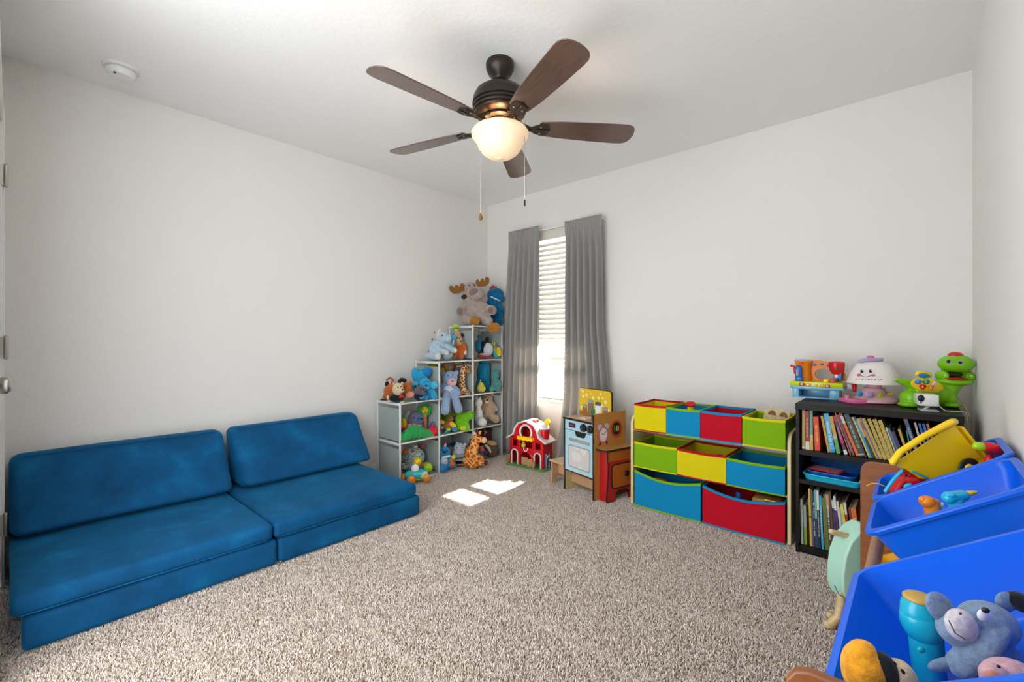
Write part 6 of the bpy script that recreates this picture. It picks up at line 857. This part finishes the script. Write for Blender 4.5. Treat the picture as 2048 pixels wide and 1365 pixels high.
('ride_on_toy', 'mint green rounded ride on toy with pale wooden handle beside the organizer', 'ride-on toy', None, (3.077, 2.15, 0.0), 42, 0.0025, [('body', 'mint', [('p', [(0.013, 0.384), (-0.023, 0.365), (-0.055, 0.329), (-0.078, 0.272), (-0.087, 0.206), (-0.087, 0.145), (-0.074, 0.107), (-0.044, 0.092), (0.013, 0.08), (0.063, 0.095), (0.093, 0.149), (0.101, 0.225), (0.086, 0.31), (0.057, 0.365)], -0.0, 0.0874)]), ('seam', 'gl_teal', [('c', [(-0.12, -0.046, 0.17, 0.0019), (-0.103, -0.046, 0.136, 0.0019), (-0.074, -0.046, 0.12, 0.0019), (-0.022, -0.046, 0.109, 0.0019)])]), ('handle', 'palewood', [('c', [(-0.104, -0.008, 0.353, 0.0105), (-0.025, -0.008, 0.332, 0.0105), (0.06, -0.008, 0.312, 0.0105)])]), ('leg', 'palewood', [('c', [(-0.085, -0.03, 0.128, 0.0133), (-0.083, -0.03, 0.1, 0.0133), (-0.096, -0.03, 0.044, 0.0133), (-0.126, -0.03, 0.0152, 0.0152), (-0.133, -0.03, 0.0152, 0.0152)])]), ('leg', 'palewood', [('c', [(0.046, -0.03, 0.128, 0.0133), (0.048, -0.03, 0.1, 0.0133), (0.061, -0.03, 0.044, 0.0133), (0.087, -0.03, 0.0152, 0.0152), (0.094, -0.03, 0.0152, 0.0152)])]), ('leg', 'palewood', [('c', [(-0.04, 0.03, 0.093, 0.0133), (-0.052, 0.03, 0.0133, 0.0133), (-0.079, 0.03, 0.0133, 0.0133), (-0.083, 0.03, 0.0133, 0.0133)])]), ('leg', 'palewood', [('c', [(0.095, 0.03, 0.093, 0.0133), (0.11, 0.03, 0.0133, 0.0133), (0.137, 0.03, 0.0133, 0.0133), (0.141, 0.03, 0.0133, 0.0133)])])]),
]
BOOKS = [
('top', 2.8015, 2.73, 0.523, 0.007, 0.193, 0.0, 0.17, ('slim dark brown book at the end of the upper book row', '#4a2c1c', [], None)),
('top', 2.809, 2.7, 0.523, 0.011, 0.199, 0.0, 0.17, ('mustard yellow upright book beside the red bible stories book', '#b59a4a', [(0.02, 0.06, '#d8d0c0')], None)),
('top', 2.824, 2.7, 0.523, 0.017, 0.195, -0.0154, 0.17, ('red upright book with bible stories title and white sticker', '#9c1626', [(0, 0.21, '#d8d2cc')], 'My First Bible Stories')),
('top', 2.843, 2.7, 0.523, 0.013, 0.2009, -0.0099, 0.17, ('green upright book fading to yellow next to the red one', '#5f9a78', [(0, 0.22, '#c79a2c'), (0.22, 0.38, '#bfae62')], None)),
('top', 2.864, 2.7, 0.523, 0.022, 0.1692, -0.0473, 0.17, ('thick orange red upright book with yellow lettering', '#d23a1c', [], '~y')),
('top', 2.917, 2.7, 0.523, 0.0099, 0.1785, -0.1688, 0.17, ('thin gold leaning book beside the orange red one', '#b5923c', [], None)),
('top', 2.927, 2.7, 0.523, 0.0208, 0.1921, -0.1463, 0.17, ('sky blue leaning book with pale lettering', '#4aa6d0', [(0, 0.05, '#2a7fae')], '~c')),
('top', 2.953, 2.7, 0.523, 0.0148, 0.1807, -0.1724, 0.17, ('gold and green banded leaning book', '#c7962f', [(0, 0.38, '#5a9a58'), (0.38, 0.48, '#b8ab9a')], None)),
('top', 2.984, 2.7, 0.523, 0.0127, 0.188, -0.2527, 0.17, ('purple leaning story book with magenta band and white base', '#46245f', [(0, 0.12, '#d8d2cc'), (0.28, 0.47, '#a5125c'), (0.84, 1, '#a81836')], 'The Story of')),
('top', 3.0057, 2.7, 0.523, 0.004, 0.2089, -0.2964, 0.17, ('very thin orange leaning booklet', '#b5602a', [], None)),
('top', 3.0143, 2.7, 0.523, 0.0104, 0.198, -0.3186, 0.17, ('dusty plum leaning book with printed spine', '#6e3350', [(0.1, 0.35, '#8a5568')], None)),
('top', 3.03, 2.7, 0.523, 0.0113, 0.2088, -0.3342, 0.17, ('tall bright orange leaning book with white label', '#d2661f', [(0.76, 0.93, '#c9c3bd')], None)),
('top', 3.042, 2.7, 0.523, 0.02, 0.2045, -0.3064, 0.17, ('thick dark green leaning book with white mark', '#38443c', [(0.03, 0.06, '#aab5aa')], '~g')),
('top', 3.063, 2.7, 0.523, 0.0061, 0.1926, -0.3004, 0.17, ('slim dark maroon leaning book', '#4a1a22', [], None)),
('top', 3.0765, 2.7, 0.523, 0.0051, 0.1948, -0.3347, 0.17, ('thin pale yellow leaning booklet', '#d2c06a', [], None)),
('top', 3.0819, 2.7, 0.523, 0.0076, 0.1976, -0.3298, 0.17, ('teal leaning book next to the pale yellow booklet', '#3a93a8', [(0.9, 1, '#4a3a4a')], None)),
('top', 3.0919, 2.7, 0.523, 0.0077, 0.192, -0.3399, 0.17, ('dark green and beige leaning book', '#173a36', [(0.52, 0.98, '#b39a86')], None)),
('top', 3.1035, 2.7, 0.523, 0.0081, 0.1943, -0.3576, 0.17, ('amber leaning book with worn spine', '#c08a2c', [(0.7, 0.9, '#8a5a20')], None)),
('top', 3.1123, 2.7, 0.523, 0.0047, 0.1984, -0.3552, 0.17, ('thin slate blue leaning book', '#5a5a86', [], None)),
('top', 3.117, 2.7, 0.523, 0.0122, 0.1939, -0.3527, 0.17, ('gold foil little book beside the thin slate blue book', '#a8914c', [], '#')),
('top', 3.131, 2.7, 0.523, 0.0133, 0.192, -0.3234, 0.17, ('second gold foil little book from the slate blue one', '#a8914c', [], '#')),
('top', 3.146, 2.7, 0.523, 0.0153, 0.1907, -0.3035, 0.17, ('third gold foil little book from the slate blue one', '#a8914c', [], '#')),
('top', 3.163, 2.7, 0.523, 0.0144, 0.1889, -0.2899, 0.17, ('gold foil little book beside the cream thin book', '#a8914c', [], '#')),
('top', 3.181, 2.7, 0.523, 0.0058, 0.1576, -0.2896, 0.17, ('cream thin book right of the gold run', '#c4b490', [], None)),
('top', 3.19, 2.7, 0.523, 0.0086, 0.155, -0.3013, 0.17, ('blue and grey thin leaning book', '#3f6a86', [], None)),
('top', 3.201, 2.7, 0.523, 0.0105, 0.1398, -0.3127, 0.17, ('dark purple leaning book right of the gold run', '#4a2f5a', [], None)),
('top', 3.219, 2.7, 0.523, 0.0087, 0.1531, -0.2577, 0.17, ('yellow leaning book far along the upper row', '#b59a2c', [], None)),
('top', 3.23, 2.7, 0.523, 0.0047, 0.1486, -0.1486, 0.17, ('teal and orange leaning book far along the upper row', '#2f7a70', [(0, 0.4, '#a5602c')], None)),
('top', 3.2528, 2.7, 0.523, 0.0135, 0.2047, -0.2663, 0.17, ('tall denim blue leaning book with pale title', '#3f567c', [(0.95, 1, '#a8584a')], '~p')),
('top', 3.273, 2.7, 0.523, 0.0069, 0.1889, -0.2026, 0.17, ('white spined leaning book with orange foot', '#b8b0a8', [(0, 0.5, '#a5582c')], None)),
('top', 3.289, 2.7, 0.523, 0.0078, 0.1873, -0.2152, 0.17, ('bright blue slim leaning book', '#3566a8', [], None)),
('top', 3.303, 2.7, 0.523, 0.0088, 0.1875, -0.2204, 0.17, ('cobalt blue slim leaning book', '#2f62b0', [], None)),
('top', 3.32, 2.7, 0.523, 0.0078, 0.1904, -0.2386, 0.17, ('orange slim leaning book near the bookcase end', '#c4642c', [], None)),
('low', 2.805, 2.7, 0.037, 0.01, 0.2281, -0.0219, 0.19, ('white paperback at the end of the lower book row', '#cfcbc2', [], None)),
('low', 2.819, 2.7, 0.037, 0.0115, 0.1991, -0.0251, 0.19, ('grass green paperback with faded top', '#6f9a2c', [(0.45, 1, '#8a9a88')], None)),
('low', 2.8303, 2.72, 0.037, 0.007, 0.23, -0.0174, 0.19, ('dark red brown thin paperback in the lower row', '#3a2420', [], None)),
('low', 2.843, 2.7, 0.037, 0.009, 0.2881, -0.0278, 0.19, ('tall golden yellow paperback in the lower row', '#d0a42c', [(0.5, 0.52, '#4a3a20')], None)),
('low', 2.853, 2.7, 0.037, 0.0064, 0.2861, -0.0245, 0.19, ('thin slate violet paperback beside the golden one', '#5a5a78', [], None)),
('low', 2.8616, 2.7, 0.037, 0.0077, 0.2801, -0.0321, 0.19, ('navy paperback with tiny white title', '#262a40', [], '~w')),
('low', 2.8693, 2.7, 0.037, 0.0086, 0.2871, -0.0313, 0.19, ('teal topped navy paperback', '#25365a', [(0.5, 1, '#5fa8a0')], None)),
('low', 2.8793, 2.7, 0.037, 0.009, 0.2872, -0.0348, 0.19, ('white topped navy paperback with bold letters', '#1f2d4e', [(0.66, 1, '#cfd2cc')], '~o')),
('low', 2.892, 2.7, 0.037, 0.009, 0.2632, -0.0418, 0.19, ('bright cyan paperback in the lower row', '#2a9ac4', [], '~c')),
('low', 2.906, 2.7, 0.037, 0.006, 0.2553, -0.0509, 0.19, ('thin olive paperback in the lower row', '#77703c', [], None)),
('low', 2.913, 2.7, 0.037, 0.01, 0.2734, -0.0549, 0.19, ('moss green paperback beside the olive one', '#5a7434', [], None)),
('low', 2.924, 2.7, 0.037, 0.0115, 0.2775, -0.0577, 0.19, ('dark brown paperback with pink top', '#4a3524', [(0.74, 1, '#c48a74')], '~w')),
('low', 2.9373, 2.7, 0.037, 0.01, 0.2926, -0.065, 0.19, ('umber brown tall paperback', '#55402c', [], None)),
('low', 2.951, 2.7, 0.037, 0.0084, 0.2527, -0.0753, 0.19, ('violet paperback in the lower row', '#43305e', [(0.85, 1, '#cfcac4')], None)),
('low', 2.9632, 2.7, 0.037, 0.009, 0.2751, -0.091, 0.19, ('plum paperback with tall white top', '#4c3a66', [(0.75, 1, '#d4d0ca')], None)),
('low', 2.978, 2.7, 0.037, 0.0087, 0.2524, -0.1072, 0.19, ('pastel block patterned paperback', '#d0c8c4', [(0.3, 0.42, '#d08a6a'), (0.15, 0.3, '#d4b85a')], None)),
('low', 2.9899, 2.7, 0.037, 0.005, 0.2246, -0.1205, 0.19, ('pale sky blue thin paperback', '#7fa8c4', [], None)),
('low', 2.9975, 2.7, 0.037, 0.0124, 0.2431, -0.132, 0.19, ('lemon yellow paperback with red dot', '#d6c62c', [], None)),
('low', 3.0103, 2.7, 0.037, 0.0089, 0.2529, -0.1229, 0.19, ('crimson paperback with white top', '#9a2420', [(0.78, 1, '#d0ccc6')], None)),
('low', 3.027, 2.7, 0.037, 0.0099, 0.2308, -0.126, 0.19, ('dark rust paperback beside the thick orange one', '#7a2f20', [], None)),
('low', 3.038, 2.7, 0.037, 0.0188, 0.2339, -0.1286, 0.19, ('thick orange paperback with maroon foot', '#cf6a24', [(0, 0.7, '#8a2a22')], '~w')),
]

# ================================================================== SOFT TOYS AND PLASTIC TOYS
def toy(spec):
    name, label, cat, group, loc, rot, vox, parts = spec
    t = thing(name, label, cat, loc, R(rot), group)
    main = None
    for pn, mat, prims in parts:
        mb = MB(); fused = len(prims) > 1 and all(p[0] in 'ec' for p in prims) and pn in ('body', 'head', 'tray'); flat = 0
        for p in prims:
            k = p[0]
            if k == 'e':
                big = max(p[4:7]) > .012
                mb.ell(p[1:4], p[4:7], p[7], big)
            elif k == 'b': mb.rbox(p[1:4], p[4:7], min(p[4:7]) * .28, p[7])
            elif k == 'c': mb.tube([q[:3] for q in p[1]], [q[3] for q in p[1]], 12)
            elif k == 'p': mb.prism(p[1], p[2] - p[3] / 2, p[2] + p[3] / 2); flat = max(flat, p[3])
            elif k == 'r':
                c = p[1]; outer = cast(c, p[2], 36); mb.ringprism(outer, [(c[0] + p[3] * math.cos(2 * math.pi * i / 36), c[1] + p[4] * math.sin(2 * math.pi * i / 36)) for i in range(36)], p[5] - p[6] / 2, p[5] + p[6] / 2)
            elif k == 'l': mb.lathe(p[1], p[2], p[3], 32)
            elif k == 't': text_mesh(p[1], mb, p[5], Matrix.Translation(p[2:5]) @ Matrix.Rotation(R(90), 4, 'X'))
        o = mb.build(pn, mat, t, remesh=vox if fused else 0, bevel=min(.006, flat * .3) if flat else 0)
for s_ in TOYS: toy(s_)

# ================================================================== BOOKS
def marks(mb, L, th, rr):
    z = L * .2
    while z < L * .8:
        h = rr.uniform(.004, .008); w = th * rr.uniform(.3, .5)
        mb.box(th / 2 - w / 2, th / 2 + w / 2, -.0009, 0, z, z + h * .7); z += h * rr.choice((1, 1, 1.2, 2))
INK = dict(y='#d8b42c', c='#c8d8d8', g='#9aa69c', p='#c4b4b4', w='#d8d4cc', o='#d8b48a')
reg('gold_foil', pattern('gold_foil', 'dots', '#7c6a30', '#c0a860', 160, .3, .4)); reg('paper', plastic('paper', '#cfc7b6', .8))
for i, (row, x, y, z, th, L, ang, dep, (label, base_c, bands, txt)) in enumerate(BOOKS):
    rr = random.Random(i); cov = max(.0008, th * .08)
    mb = bx(0, th, 0, .0015, 0, L).box(0, cov, .001, dep, 0, L).box(th - cov, th, .001, dep, 0, L)
    bk = mb.build('book', 'gold_foil' if txt == '#' else base_c)
    bk.location = (x, y, z + .0005); bk.rotation_euler = (0, ang, 0)
    tag(bk, label, 'book', 'books on the upper bookcase shelf' if row == 'top' else 'books on the lower bookcase shelf')
    bx(cov, th - cov, .0015, dep - .003, .003, L - .003).build('pages', 'paper', bk)
    for a, b_, c in bands: bx(-.0002, th + .0002, -.0006, .03, a * L, b_ * L).build('spine_band', c, bk)
    if txt and txt != '#':
        if txt[0] == '~':
            mb = MB(); marks(mb, L, th, rr); mb.build('lettering', INK[txt[1]], bk)
        else:
            mb = MB(); n = len(txt); size = min(th * .95, L * .62 / (n * .5))
            text_mesh(txt, mb, size, Matrix.Translation((th / 2, -.0009, L * .56)) @ Matrix.Rotation(R(90), 4, 'Y') @ Matrix.Rotation(R(90), 4, 'X') if False else Matrix.Translation((th / 2, -.0009, L * .56)) @ Matrix.Rotation(R(90), 4, 'X') @ Matrix.Rotation(R(-90), 4, 'Z'))
            mb.build('lettering', '#d8cdb8', bk)
